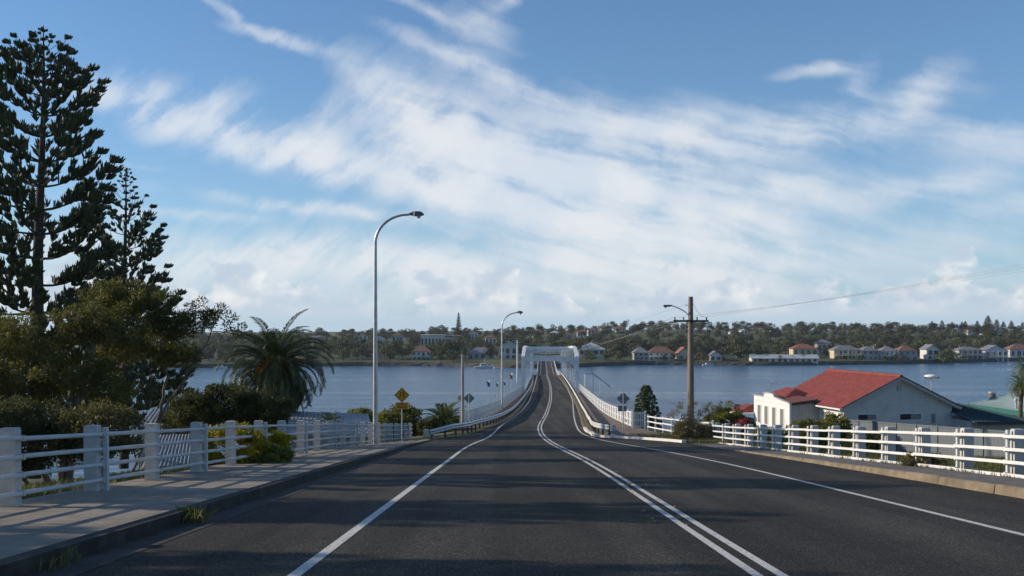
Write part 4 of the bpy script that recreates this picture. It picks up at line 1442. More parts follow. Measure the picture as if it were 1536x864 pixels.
# steel boundary fence in front of the house
a, b = Vector(P(1262, 628, 56)), Vector(P(1512, 646, 46))
p = thing('sheet_fence', 'blue grey steel sheet fence standing in shade in front of the gable wall', 'fence', (a.x, a.y, a.z - 2.0))
n = 8
for k in range(n):
    q0, q1 = a.lerp(b, k / n), a.lerp(b, (k + 1) / n)
    q1 = q1 - (q1 - q0).normalized() * .04
    dz = 2.05
    V, f = [], []
    d = (q1 - q0)
    nrm = Vector((d.y, -d.x, 0)).normalized()
    m_ = 12
    for j in range(m_ + 1):
        for s2, th_ in ((0, 0.0), (1, -.02)):
            q = q0.lerp(q1, j / m_) + nrm * ((.008 if (j // 1) % 2 else -.008) + th_)
            V += [(q.x, q.y, q.z - dz), (q.x, q.y, q.z - .06)]
    for j in range(m_):
        i = 4 * j
        f += [(i, i + 4, i + 5, i + 1), (i + 2, i + 3, i + 7, i + 6), (i + 1, i + 5, i + 7, i + 3)]
    MB().add(V, f).build('panel', M['metal_fence'], p, world=True)
    MB().beam(q0 - Vector((0, 0, .05)), q1 - Vector((0, 0, .05)), .06, .07).build('capping', M['metal_fence'], p, world=True)
    MB().box((q0.x, q0.y, q0.z - dz / 2), (.07, .07, dz + .1)).build('post', M['metal_fence'], p, world=True)

# corrugated iron shed below the left fence
def shed(label, c0, c1, c2, c3, wall_h):
    """roof corners: near left, near right, far right, far left (world)"""
    c = [Vector(v) for v in (c0, c1, c2, c3)]
    p = thing('shed', label, 'shed', tuple((c[0] + c[1]) / 2 - Vector((0, 0, wall_h))), 0, 'sheds below the left footpath')
    n = max(8, int((c[1] - c[0]).length / .11))
    mb = MB()
    V, f = [], []
    nn = (c[1] - c[0]).cross(c[3] - c[0]).normalized()
    for j in range(n + 1):
        t = j / n
        off = nn * (.016 if j % 2 else -.016)
        V += [tuple(c[0].lerp(c[1], t) + off), tuple(c[3].lerp(c[2], t) + off), tuple(c[0].lerp(c[1], t) + off - nn * .01), tuple(c[3].lerp(c[2], t) + off - nn * .01)]
    for j in range(n):
        i = 4 * j
        f += [(i, i + 4, i + 5, i + 1), (i + 2, i + 3, i + 7, i + 6), (i, i + 2, i + 6, i + 4)]
    mb.add(V, f)
    mb.build('roof', M['shed_roof'], p, world=True)
    mb = MB()
    dn = Vector((0, 0, -.08))
    ins = sum(c, Vector()) / 4
    q = [v.lerp(ins, .05) + dn for v in c]
    for k in range(4):
        u, w = q[k], q[(k + 1) % 4]
        mb.add([tuple(u), tuple(w), (w.x, w.y, min(w.z, u.z) - wall_h), (u.x, u.y, min(w.z, u.z) - wall_h)], [(0, 1, 2, 3)])
    mb.build('wall', M['wall_grey'], p, world=True)
    MB().beam(c[0] - Vector((0, 0, .08)), c[1] - Vector((0, 0, .08)), .1, .12).build('gutter', M['galv'], p, world=True)


shed('low shed with a corrugated iron roof under the date palm', P(420, 652, 56), P(562, 652, 56), P(552, 621, 66), P(420, 616, 66), 2.6)
shed('low shed with a corrugated iron roof seen through the near left fence', P(205, 716, 30), P(296, 700, 33), P(300, 651, 38), P(235, 652, 37), 2.4)
shed('dark shed roof half hidden behind the bare shrub branches', P(205, 640, 48), P(300, 640, 50), P(296, 612, 58), P(228, 613, 56), 2.4)


# ------------------------------------------------------------------ plants
def unit(n):
    v = rng.normal(size=(n, 3))
    return v / (np.linalg.norm(v, axis=1)[:, None] + 1e-9)


def leaves(mb, pos, L, W, m=0, up=0.3, out=None, k_out=0.5, droop=0.0):
    """diamond leaves at pos, pointing at random, biased up and outwards"""
    n = len(pos)
    d = unit(n)
    d[:, 2] += up
    if out is not None:
        d += k_out * out
    d[:, 2] -= droop
    d /= np.linalg.norm(d, axis=1)[:, None] + 1e-9
    s = np.cross(d, unit(n))
    s /= np.linalg.norm(s, axis=1)[:, None] + 1e-9
    l = L * rng.uniform(.65, 1.3, n)[:, None]
    w = W * rng.uniform(.7, 1.25, n)[:, None]
    v = np.stack([pos, pos + d * l * .45 + s * w * .5, pos + d * l, pos + d * l * .5 - s * w * .5], 1).reshape(-1, 3)
    mb.add(v, np.arange(4 * n).reshape(-1, 4), m)


def grow(mb, trunks, clumps, m=0, r0=.03, rmin=.008, bow=.12, sides=5):
    """limbs: joins every clump to the nearest limb below it with a bent branch"""
    nodes, rad = [], []
    for pts, rr in trunks:
        pts = np.array(pts, float)
        t = np.linspace(0, 1, len(pts))
        tt = np.linspace(0, 1, 4 * len(pts))
        q = np.stack([np.interp(tt, t, pts[:, k]) for k in range(3)], 1)
        q[1:-1, :2] += rng.normal(0, .03, (len(q) - 2, 2))
        r = np.interp(tt, t, rr)
        mb.tube(q, r, 8, m)
        nodes += list(q); rad += list(r)
    base = np.array(trunks[0][0][0], float)
    order = np.argsort([np.linalg.norm(c - base) for c in clumps])
    for i in order:
        c = clumps[i]
        N = np.array(nodes)
        dd = np.linalg.norm(N - c, axis=1) + 0.6 * np.maximum(0, np.linalg.norm(N - base, axis=1) - np.linalg.norm(c - base)) + .5 * np.maximum(0, N[:, 2] - c[2])
        j = int(np.argmin(dd))
        a = N[j]
        ln = np.linalg.norm(c - a)
        if ln < .05:
            continue
        ra = max(rmin, min(rad[j] * .75, r0 * (0.5 + ln * .35)))
        mid = (a + c) / 2 + rng.normal(0, bow, 3) * ln + np.array((0, 0, -.06 * ln))
        t = np.linspace(0, 1, 6)[:, None]
        q = (1 - t) ** 2 * a + 2 * t * (1 - t) * mid + t * t * c
        r = np.linspace(ra, max(rmin * .7, ra * .45), 6)
        mb.tube(q, r, sides, m, caps=False)
        nodes += list(q[2:]); rad += list(r[2:])


def crown_points(ells, n, shell=.55):
    """clump centres spread through ellipsoids (cx,cy,cz,rx,ry,rz), leaning to the outside"""
    vol = np.array([e[3] * e[4] * e[5] for e in ells]) ** .8
    cnt = np.maximum(2, (n * vol / vol.sum()).astype(int))
    out = []
    for e, k in zip(ells, cnt):
        u = unit(k)
        r = shell + (1 - shell) * rng.uniform(0, 1, k) ** .6
        out.append(np.array(e[:3]) + u * r[:, None] * np.array(e[3:6]))
    return np.concatenate(out)


def leafy(name, label, cat, base, ells, nclump, nleaf, cr, L, W, leaf, bark=None, trunks=None, group=None, up=.3, r0=.03, shell=.55, flat=.75, twigs=0, extra=None):
    p = thing(name, label, cat, base, 0, group)
    o = np.array(base)
    cl = crown_points(ells, nclump, shell)
    if extra is not None:
        cl = np.concatenate([cl, np.array(extra)])
    cen = np.mean([e[:3] for e in ells], axis=0)
    cl = cl - o
    mb = MB()
    if trunks:
        tr = [([tuple(np.array(q) - o) for q in pts], rr) for pts, rr in trunks]
    else:
        tr = [([(0, 0, -.2), tuple((cen - o) * .35 + np.array((0, 0, .1)))], [.09, .06])]
    grow(mb, tr, list(cl), r0=r0)
    if twigs:
        for c in cl:
            for _ in range(twigs):
                d = unit(1)[0]; d[2] = abs(d[2]) * .8
                mb.tube([c, c + d * cr * .6 + unit(1)[0] * .04, c + d * cr * 1.25], [.009, .006, .004], 3, caps=False)
    mb.build('trunk' if cat == 'tree' else 'branches', M[bark or 'bark'], p)
    mb = MB()
    szs = rng.uniform(.6, 1.35, len(cl))
    idx = np.repeat(np.arange(len(cl)), (nleaf * szs).astype(int))
    q = unit(len(idx)) * rng.uniform(.15, 1, len(idx))[:, None] ** .5 * cr * szs[idx][:, None]
    q[:, 2] *= flat
    pos = cl[idx] + q
    leaves(mb, pos, L, W, 0, up, q / (np.linalg.norm(q, axis=1)[:, None] + 1e-9), .8)
    mb.build('crown' if cat == 'tree' else 'foliage', M[leaf], p)
    return p


def norfolk_pine(name, label, base, H, lean, prof, trunk_r, leafm, whorl, nfing, seed, group=None, finger=.5, rise=.42):
    r = np.random.default_rng(seed)
    p = thing(name, label, 'tree', base, 0, group)
    ax = lambda z: np.array((lean[0] * z / H + .05 * math.sin(z * .5), lean[1] * z / H, z))
    mb = MB()
    zz = np.concatenate([[-.5], np.linspace(0, H, 24)])
    mb.tube([ax(max(z, -1)) for z in zz], [max(.015, trunk_r * (1 - max(0, z) / H) ** .85 + .012) for z in zz], 12)
    FA, FB, FR = [], [], []
    z = H * .12
    while z < H - .12:
        d = H - z
        R = float(np.interp(d, prof[0], prof[1]))
        nb = 5 if d > 1 and whorl > .5 else 8 if whorl < .5 else 4
        a0 = r.uniform(0, 6.28)
        for k in range(nb):
            a = a0 + 2 * math.pi * k / nb + r.normal(0, .14)
            Rk = R * r.uniform(.72, 1.12)
            if d > 3 and r.uniform() < .08:
                Rk *= .55
            dr = np.array((math.cos(a), math.sin(a), 0))
            sidev = np.array((-math.sin(a), math.cos(a), 0))
            n = 9
            t = np.linspace(0, 1, n)
            st = rise * float(np.interp(d, [0, .6, 1.5, 3, 8, 14, 30], [.2, .75, 1.1, 1.1, .85, .45, .1])) + r.normal(0, .05)
            h = Rk * (st * t - .10 * np.sin(t * math.pi) + .22 * t ** 3)
            pts = ax(z)[None] + dr[None] * (Rk * t)[:, None]
            pts[:, 2] += h
            pts += sidev[None] * (Rk * .05 * r.normal() * t ** 2)[:, None]
            mb.tube(pts, np.linspace(max(.012, trunk_r * .16 * min(1, R / 3)), .012, n), 5, caps=False)
            # foliage stands in separate fan shaped tufts along the outer part of the limb
            nt = max(2, int(round(2.1 * Rk + .8)))
            tc = np.clip(np.linspace(.34 if Rk > 1 else .15, .98, nt) + r.normal(0, .03, nt), .12, 1)
            tc = np.concatenate([tc, tc[1:], tc[1:]])
            sgn = np.concatenate([np.zeros(nt), np.ones(nt - 1), -np.ones(nt - 1)])
            per = max(5, int(nfing * np.clip(Rk / 3.0, .45, 1.1) / 10))
            tt = np.repeat(tc, per)
            sg = np.repeat(sgn * r.uniform(.6, 1.15, len(sgn)), per)
            nf = len(tt)
            P0 = np.stack([np.interp(tt, t, pts[:, c]) for c in range(3)], 1)
            side_l = np.minimum(.75, .24 * Rk) * np.interp(tt, [.15, .55, 1], [.6, 1.0, .3])
            P0 = P0 + sidev[None] * (sg * side_l)[:, None] + dr[None] * (np.abs(sg) * side_l * .5)[:, None]
            P0[:, 2] += np.abs(sg) * side_l * .18
            along = r.uniform(-.16, .16, nf) * min(1.0, Rk / 2)
            P0 = P0 + dr[None] * along[:, None]
            fl = finger * r.uniform(.6, 1.1, nf) * np.interp(tt, [.15, .6, .9, 1], [.7, 1, .9, .62]) * min(1.0, .26 + Rk / 3.0)
            D = dr[None] * (r.normal(.5, .22, nf) + along * 1.2)[:, None] + sidev[None] * (sg * .35 + r.normal(0, .28, nf))[:, None]
            D[:, 2] += r.uniform(.5, 1.05, nf)
            D /= np.linalg.norm(D, axis=1)[:, None]
            FA.append(P0); FB.append(P0 + D * fl[:, None]); FR.append(np.full(nf, 1.0))
        z += whorl * float(np.interp(d, [0, 1.2, 3, 5, 12], [.26, .42, .62, 1.0, 1.12])) * r.uniform(.85, 1.15)
    mb.build('trunk', M['bark_dark'], p)
    A, B = np.concatenate(FA), np.concatenate(FB)
    n = len(A)
    D = B - A
    ln = np.linalg.norm(D, axis=1)[:, None]
    D = D / ln
    s = np.cross(D, r.normal(size=(n, 3))); s /= np.linalg.norm(s, axis=1)[:, None]
    u = np.cross(D, s)
    w = .043 * r.uniform(.75, 1.3, n)[:, None]
    curve = np.zeros((n, 3)); curve[:, 2] = .10
    rings = []
    for tq, wq in ((.0, .5), (.35, 1.0), (.75, .85)):
        c = A + D * ln * tq + curve * ln * tq * tq
        rings += [c + s * w * wq, c - s * w * wq * .5 + u * w * wq * .87, c - s * w * wq * .5 - u * w * wq * .87]
    tip = B + curve * ln
    V = np.stack(rings + [tip], 1).reshape(-1, 3)
    b = (np.arange(n) * 10)[:, None]
    quads, tris = [], []
    for k in (0, 3):
        for j in range(3):
            quads.append(b + np.array([[k + j, k + (j + 1) % 3, k + 3 + (j + 1) % 3, k + 3 + j]]))
    for j in range(3):
        tris.append(b + np.array([[6 + j, 6 + (j + 1) % 3, 9]]))
    mb = MB()
    mb.add(V, np.concatenate(quads))
    mb.n -= len(V)
    mb.V.append(np.zeros((0, 3)))
    mb.add(np.zeros((0, 3)), np.concatenate(tris))
    mb.n += len(V)
    mb.build('crown', M[leafm], p)
    return p


def palm(name, label, base, top, nfr, flen, leafm, trunk_r, seed, dead=0, fruit=0, group=None, leaflet=.42, lo=-1.0, hi=1.45, npair=34, bend=1.0, lw=.022):
    r = np.random.default_rng(seed)
    p = thing(name, label, 'palm tree', base, 0, group)
    H = top - base[2]
    mb = MB()
    zz = np.linspace(-.3, H, 14)
    mb.tube([(.06 * math.sin(z), 0, z) for z in zz], [trunk_r * (1.15 - .15 * z / H) * (1 + .06 * (k % 2)) for k, z in enumerate(zz)], 12)
    mb.build('trunk', M['palm_trunk'], p)

    def frond_set(n, el0, el1, L, mat, nm, stalk_only=False, bend=bend):
        ga = 2.39996
        for k in range(n):
            f = (k + .5) / n
            el = el1 + (el0 - el1) * f + r.normal(0, .07)
            az = k * ga + r.normal(0, .1)
            ln = L * r.uniform(.85, 1.1)
            m_ = 13
            t = np.linspace(0, 1, m_)
            hz = np.array((math.cos(az), math.sin(az), 0))
            # arching midrib: the direction sinks along the frond
            e = el - bend * (1.25 + .2 * math.cos(el)) * t ** 1.5 * (.6 + .5 * max(0, math.cos(el)))
            st = np.cumsum(np.concatenate([[0], np.full(m_ - 1, ln / (m_ - 1))]) * np.cos(e))
            sz = np.cumsum(np.concatenate([[0], np.full(m_ - 1, ln / (m_ - 1))]) * np.sin(e))
            pts = hz[None] * (trunk_r * .7 + st)[:, None]
            pts[:, 2] = H + sz + .1
            fm = MB()
            fm.tube(pts, np.linspace(.04, .008, m_), 4, caps=False)
            if not stalk_only:
                sv = np.array((-hz[1], hz[0], 0))
                tp = np.linspace(.16, 1, npair)
                Q = np.stack([np.interp(tp, t, pts[:, c]) for c in range(3)], 1)
                T = np.stack([np.interp(tp, t, np.gradient(pts[:, c])) for c in range(3)], 1)
                T /= np.linalg.norm(T, axis=1)[:, None]
                Nn = np.cross(T, sv)
                Nn *= np.sign(Nn[:, 2:3] + 1e-6)
                ll = leaflet * np.interp(tp, [.16, .35, .75, 1], [.5, 1, .9, .35])
                V = []
                for s in (-1, 1):
                    d = sv[None] * s * .72 + T * .62 + Nn * .25 + r.normal(0, .08, (npair, 3))
                    d /= np.linalg.norm(d, axis=1)[:, None]
                    tip = Q + d * ll[:, None]
                    tip[:, 2] -= ll * .22
                    mid = Q + d * ll[:, None] * .5
                    wv = T * lw
                    V.append(np.stack([Q - wv * .5, mid - wv, tip, mid + wv], 1))
                V = np.concatenate(V).reshape(-1, 3)
                fm.add(V, np.arange(len(V)).reshape(-1, 4))
            fm.build(nm, M[mat], p)
    frond_set(nfr, lo, hi, flen, leafm, 'frond')
    if dead:
        frond_set(dead, -1.5, -.7, flen * .8, 'frond_dead', 'dead_frond', bend=.35)
    if fruit:
        frond_set(fruit, -.5, .85, flen * .42, 'fruit_stalk', 'fruit_stalk', bend=1.5)
        mb = MB()
        q = unit(900) * np.array((1.15, 1.15, .62)) * r.uniform(.35, 1, 900)[:, None]
        q[:, 2] += H + .15
        leaves(mb, q, .38, .05, 0, -.2)
        mb.build('fruit_clusters', M['fruit_stalk'], p)
    return p


def near_plants():
    # the two tall Norfolk pines on the left
    Yp = 45.0
    b = P(52, 700, Yp)
    top = P(66, 38, Yp)
    norfolk_pine('norfolk_pine', 'tallest dark Norfolk pine at the left edge with its crown top in full view', (b[0], Yp, b[2]), top[2] - b[2], (top[0] - b[0], 0),
                 ([0, .5, .9, 1.3, 2, 3.2, 4.5, 7, 10, 14, 20], [.06, .2, .5, .9, 1.4, 2.0, 2.6, 3.15, 3.7, 4.6, 4.8]), .36, 'pine', 1.0, 190, 5, rise=.5)
    Yp = 60.0
    b = P(186, 690, Yp)
    top = P(188, 250, Yp)
    norfolk_pine('norfolk_pine', 'shorter paler Norfolk pine with a thin spire rising behind the shrubs', (b[0], Yp, b[2]), top[2] - b[2], (top[0] - b[0], 0),
                 ([0, .6, 1.2, 2.2, 4, 6, 8, 11, 20], [.1, .28, .5, .85, 1.75, 2.4, 3.0, 3.9, 4.4]), .28, 'pine2', .92, 165, 9, finger=.46, rise=.55)

    def E(px, py, Y, rx, ry, rz):
        c = P(px, py, Y)
        return (c[0], c[1], c[2], rx, ry, rz)
    g = lambda x, y: float(ground_z(x, y))
    # big olive shrubs along the left fence
    Y = 31.0
    x0 = P(85, 600, Y)[0]
    z0 = g(x0, Y)
    tr = [([(x0, Y, z0 - .2), (x0 + .2, Y, z0 + 1.4), P(60, 560, Y), P(50, 480, Y)], [.16, .13, .09, .04]),
          ([(x0 + .3, Y, z0 - .2), P(115, 600, Y), P(140, 530, Y), P(150, 470, Y)], [.13, .11, .07, .03]),
          ([(x0 - .3, Y + .5, z0 - .2), P(20, 600, Y), P(-10, 540, Y)], [.12, .09, .05])]
    leafy('coast_shrub_tree', 'big olive green shrub tree with sunlit yellowish top leaves under the tallest pine', 'tree', (x0, Y, z0),
          [E(40, 505, Y, 1.5, 1.3, .65), E(135, 480, Y, 1.2, 1.2, .62), E(100, 560, Y, 1.5, 1.4, .6), E(-30, 560, Y, 1.3, 1.3, .9), E(190, 500, Y, .9, 1.0, .45), E(30, 600, Y, 1.3, 1.2, .7), E(170, 590, Y, .8, 1, .45)],
          430, 85, .24, .115, .045, 'olive', 'bark', tr, twigs=2, r0=.022, shell=.35)
    Y = 33.0
    x0 = P(205, 640, Y)[0]
    z0 = g(x0, Y)
    tr = [([(x0, Y, z0 - .2), P(238, 620, Y), P(250, 570, Y), P(248, 520, Y), P(225, 470, Y)], [.07, .058, .045, .03, .02]),
          ([P(196, 712, Y), P(232, 640, Y), P(272, 575, Y), P(305, 520, Y), P(325, 480, Y)], [.05, .045, .036, .026, .016]),
          ([P(160, 700, Y), P(165, 640, Y), P(172, 560, Y), P(190, 480, Y)], [.055, .045, .035, .02])]
    leafy('coast_shrub_tree', 'spreading olive green shrub tree with bare pale stems leaning right above the footpath fence', 'tree', (x0, Y, z0),
          [E(210, 452, Y, 1.15, 1.1, .55), E(190, 520, Y, 1.0, 1.2, .5), E(255, 490, Y, 1.0, 1.0, .42), E(300, 482, Y, .7, .8, .3), E(265, 535, Y, .8, 1, .35), E(160, 440, Y, .9, 1, .4)],
          300, 80, .22, .11, .042, 'olive', 'bark', tr, twigs=2, r0=.02, shell=.35,
          extra=[P(322, 470, Y), P(332, 462, Y), P(345, 476, Y), P(340, 490, Y), P(312, 468, Y), P(362, 492, Y), P(355, 500, Y), P(300, 455, Y), P(285, 460, Y)])
    # understorey along the fence
    Y = 27.0
    for (px, py, rx, rz, lab, lf, n) in ((40, 660, 1.6, .95, 'dark leafy bush behind the first posts of the left fence', 'dark_leaf', 150),
                                         (150, 655, 1.25, .75, 'dull olive bush with thin bare twigs behind the left fence', 'olive2', 90),
                                         ):
        c = P(px, py, Y)
        leafy('bush', lab, 'bush', (c[0], Y, g(c[0], Y)), [(c[0], Y, c[2] + .1, rx, 1.0, rz)], int(n * 1.3), 85, .26, .1, .042, lf, twigs=3)
    Y = 40.0
    c = P(340, 605, Y)
    leafy('bush', 'large dark bush in front of the date palm', 'bush', (c[0], Y, g(c[0], Y)), [(c[0], Y, c[2] - .1, 1.5, 1.2, .85), (c[0] + 1.6, Y, c[2] - .3, 1.1, 1.1, .7), (c[0] - 1.4, Y, c[2] - .35, .9, 1.1, .7)], 240, 140, .28, .12, .05, 'dark_leaf', twigs=1)
    Y = 36.0
    c = P(250, 635, 44)
    leafy('bush', 'yellowish olive bush under the leaning pale stem', 'bush', (c[0], 44, g(c[0], 44)), [(c[0] + .8, 44, c[2], 1.2, 1.0, .6)], 80, 110, .25, .11, .05, 'olive', twigs=2)
    # yellow-green flowering shrub just behind the rails
    for (px, py, Y, rx, rz, lab, lf, n) in ((345, 668, 27.0, 1.0, .60, 'bright yellow green flowering shrub behind the left rail fence', 'yellow_leaf', 150),
                                            (398, 665, 29.5, .75, .42, 'second smaller yellow green shrub merging with low green weeds by the fence', 'yellow_leaf', 90),
                                            (408, 684, 27.2, .5, .2, 'low dark green weed clump spilling between the fence posts onto the footpath', 'green_leaf', 80)):
        c = P(px, py, Y)
        leafy('shrub', lab, 'shrub', (c[0], Y, min(g(c[0], Y), c[2] - rz)), [(c[0], Y, c[2] - .05, rx, .7, rz)], n, 110, .15, .085, .04, lf, twigs=1, up=.7)
    # bushes beside the water on the left
    for (px, py, Y, rx, rz, lab, lf, n) in ((541, 630, 84, 1.3, .85, 'small rounded bush left of the tall street lamp', 'green_leaf', 110),
                                            (600, 632, 80, 1.75, 1.25, 'large rounded green bush behind the yellow warning sign', 'green_leaf', 230),
                                            (690, 640, 84, 1.2, .9, 'leafy green bush beside the small palm', 'green_leaf', 110),
                                            (645, 645, 78, .9, .8, 'dark low bush at the end of the left rail fence', 'dark_leaf', 90)):
        c = P(px, py, Y)
        leafy('bush', lab, 'bush', (c[0], Y, g(c[0], Y)), [(c[0], Y, c[2], rx, rx * .9, rz), (c[0], Y, c[2] - rz * .9, rx * .9, rx * .8, rz)], n, 80, .34, .2, .11, lf)
    # palms
    Y = 66.0
    c = P(413, 552, Y)
    palm('date_palm', 'large date palm with arching dark fronds and orange fruit stalks above the iron shed', (c[0], Y, g(c[0], Y)), c[2], 92, 4.3, 'frond', .42, 3, dead=26, fruit=22, leaflet=.62, lo=-1.0, bend=1.5, npair=64, lw=.042)
    Y = 80.0
    c = P(666, 630, Y)
    palm('small_palm', 'small bright green palm between the warning sign and the grey post', (c[0], Y, g(c[0], Y) - .3), c[2] - .4, 48, 2.1, 'frond2', .18, 4, leaflet=.5, lo=-.1, npair=30, lw=.045)
    Y = 62.0
    c = P(495, 634, Y)
    palm('small_palm', 'tiny spiky palm top just above the left fence beside the shed', (c[0], Y, c[2] - 1.2), c[2] - .1, 20, 1.0, 'frond2', .1, 6, leaflet=.25, lo=-.1, npair=18)
    Y = 84.0
    for (px, py, sd, lab) in ((1536, 552, 8, 'higher crown of the fan palm cut by the right edge of the photo'), (1526, 578, 12, 'lower palm with drooping fronds before the river at the right edge')):
        c = P(px, py, Y)
        palm('fan_palm', lab, (c[0] + .3, Y, 5.0), c[2], 34, 1.35, 'frond2', .16, sd, dead=8, leaflet=.4, lo=-.8, npair=16)
    # conifer by the right picket fence
    Y = 74.0
    b = P(968, 655, Y)
    top = P(967, 577, Y)
    norfolk_pine('young_conifer', 'young dense green conifer between the right picket fence and the power pole', (b[0], Y, b[2] - .6), top[2] - b[2] + .6, (0, 0),
                 ([0, .4, 1, 2, 3.5, 6], [.12, .3, .5, .78, 1.15, 1.2]), .10, 'conifer', .22, 150, 21, finger=.36, rise=.35)
    # roadside bush round the power pole
    Y = 52.0
    c = P(1034, 648, Y)
    leafy('bush', 'dense roadside bush with feathery tops around the foot of the power pole', 'bush', (c[0], Y, g(c[0], Y)), [(c[0], Y - .2, c[2], .85, .7, .75), (c[0] + .6, Y - .3, c[2] - .2, .9, .6, .6), (c[0] - .55, Y - .4, c[2] - .3, .5, .5, .5), (c[0] + 1.3, Y - .3, c[2] - .3, .7, .6, .5)], 230, 90, .17, .11, .026, 'scrub', twigs=2, up=.8,
          extra=[P(1006 + 5 * k + 2 * (k % 3), 624 - 6 * (k % 4), Y) for k in range(16)])
    Y = 63.0
    c = P(1088, 632, Y)
    leafy('bush', 'rounded leafy bush left of the white house', 'bush', (c[0], Y, g(c[0], Y)), [(c[0], Y, c[2], 1.3, 1.1, .8), (c[0] - .9, Y, c[2] - .3, .8, .8, .6), (c[0] + 1.0, Y, c[2] - .4, .8, .8, .7)], 190, 100, .22, .13, .06, 'green_leaf', twigs=1,
          extra=[P(1094, 606, Y), P(1072, 612, Y), P(1106, 610, Y), P(1060, 616, Y)])
    c = P(1113, 637, 62)
    leafy('flowering_shrub', 'small shrub with red flowers in front of the white porch', 'shrub', (c[0], 62, g(c[0], 62)), [(c[0], 62, c[2], .5, .4, .35)], 60, 60, .14, .09, .05, 'red_flower', twigs=1)
    Y = 47.0
    for (px, py, Y, rx, rz, lab) in ((1215, 652, 50, 1.3, .75, 'green bush in front of the grey side wall of the house'), (1252, 640, 53, .8, .75, 'taller green bush at the corner of the house'),
                                     (1300, 664, 44, 1.0, .55, 'spreading dark bush at the foot of the steel sheet fence'), (1150, 658, 50, 1.2, .5, 'low bush behind the thin far posts of the right fence')):
        c = P(px, py, Y)
        leafy('bush', lab, 'bush', (c[0], Y, g(c[0], Y)), [(c[0], Y, c[2] - .1, rx, .9, rz)], int(110 * rx), 100, .22, .12, .055, 'green_leaf' if py < 664 else 'dark_leaf', twigs=1)
    c = P(1345, 700, 25.3)
    leafy('weed', 'low dark weed growing at the foot of the right fence', 'weed', (10.55, 25.6, float(path_r(25.6))), [(10.55, 25.6, float(path_r(25.6)) + .12, .55, .4, .14)], 40, 60, .1, .09, .03, 'scrub', up=.8)
    c = P(972, 650, 60)
    # grass tuft in the left gutter
    tuft('grass_tuft', 'tuft of green grass growing out of the left kerb', -4.33, 13.6, 90, .26)
    tuft('grass_tuft', 'sparse dry tuft at the very bottom left of the gutter', -4.38, 9.6, 40, .18)
    # trees left of the frame, throwing their shade over the road
    for (x, y, h, sd) in ((-15.5, 17.0, 7.2, 1), (-17.0, 11.0, 8.0, 3), (-13.0, 6.5, 6.0, 5)):
        z0 = g(x, y)
        leafy('coast_shrub_tree', ['leafy shrub tree left of the photo beside the footpath', 'tall leafy shrub tree left of the photo', 'small shrub tree near the camera left of the photo', 'broad shrub tree left of the photo behind the others', 'lowest shrub tree beside the camera'][sd - 1], 'tree', (x, y, z0),
              [(x, y, z0 + h * .72, 2.1, 1.6, h * .22), (x + .8, y + 1.0, z0 + h * .5, 1.6, 1.4, h * .16), (x - .8, y - .9, z0 + h * .86, 1.4, 1.1, h * .12)], 60, 70, .4, .2, .1, 'olive2', 'bark', r0=.03)


def shade_pines():
    src = [o for o in bpy.data.objects if o.name == 'norfolk_pine'][0]
    for k, (x, y, z, s, lab) in enumerate(((-25.0, 25.0, 12.6, .74, 'Norfolk pine standing just outside the left edge of the photo'), (-25.0, 18.5, 13.0, .66, 'Norfolk pine beside the camera, left of the photo'),
                                           (-22.0, 12.0, 14.0, .58, 'Norfolk pine left of and level with the camera'))):
        c = copy_tree(src)
        c.location, c.rotation_euler, c.scale = (x, y, z), (0, 0, 1.1 + 1.7 * k), (s, s, s)
        c['label'] = lab


def tuft(name, label, x, y, n, L):
    z = float(zr(y)) + .005
    p = thing(name, label, 'grass', (x, y, z))
    mb = MB()
    V = []
    for k in range(n):
        a, t = rnd.uniform(0, 6.28), rnd.uniform(.15, .9)
        bx, by = rnd.gauss(0, .09), rnd.gauss(0, .14)
        l = L * rnd.uniform(.5, 1.25)
        d = Vector((math.cos(a) * t, math.sin(a) * t, 1)).normalized()
        s = Vector((-math.sin(a), math.cos(a), 0)) * .007
        q = Vector((bx, by, 0))
        V += [q - s, q + s, q + d * l * .6 + s * .7, q + d * l + Vector((d.x, d.y, -.35)) * l * .25]
    mb.add(V, np.arange(4 * n).reshape(-1, 4))
    mb.build('blades', M['grass'], p)


def grass(name, label, x0, x1, y0, y1, n, L, mat, zf, dens=None):
    x = rng.uniform(x0, x1, n); y = y0 + (y1 - y0) * rng.uniform(0, 1, n) ** 1.2
    if dens is not None:
        k = rng.uniform(size=n) < dens(x, y)
        x, y = x[k], y[k]
    n = len(x)
    z = zf(x, y)
    a = rng.uniform(0, 6.28, n)
    d = np.stack([np.cos(a) * .5, np.sin(a) * .5, np.ones(n)], 1) * (L * rng.uniform(.4, 1.3, n))[:, None]
    s = np.stack([-np.sin(a), np.cos(a), 0 * a], 1) * .012
    q = np.stack([x, y, z], 1)
    V = np.stack([q - s, q + s, q + d * .6 + s * .6, q + d], 1).reshape(-1, 3)
    mb = MB()
    mb.add(V, np.arange(4 * n).reshape(-1, 4))
    o = mb.build(name, M[mat], kind='stuff', label=label, cat='grass')
    return o


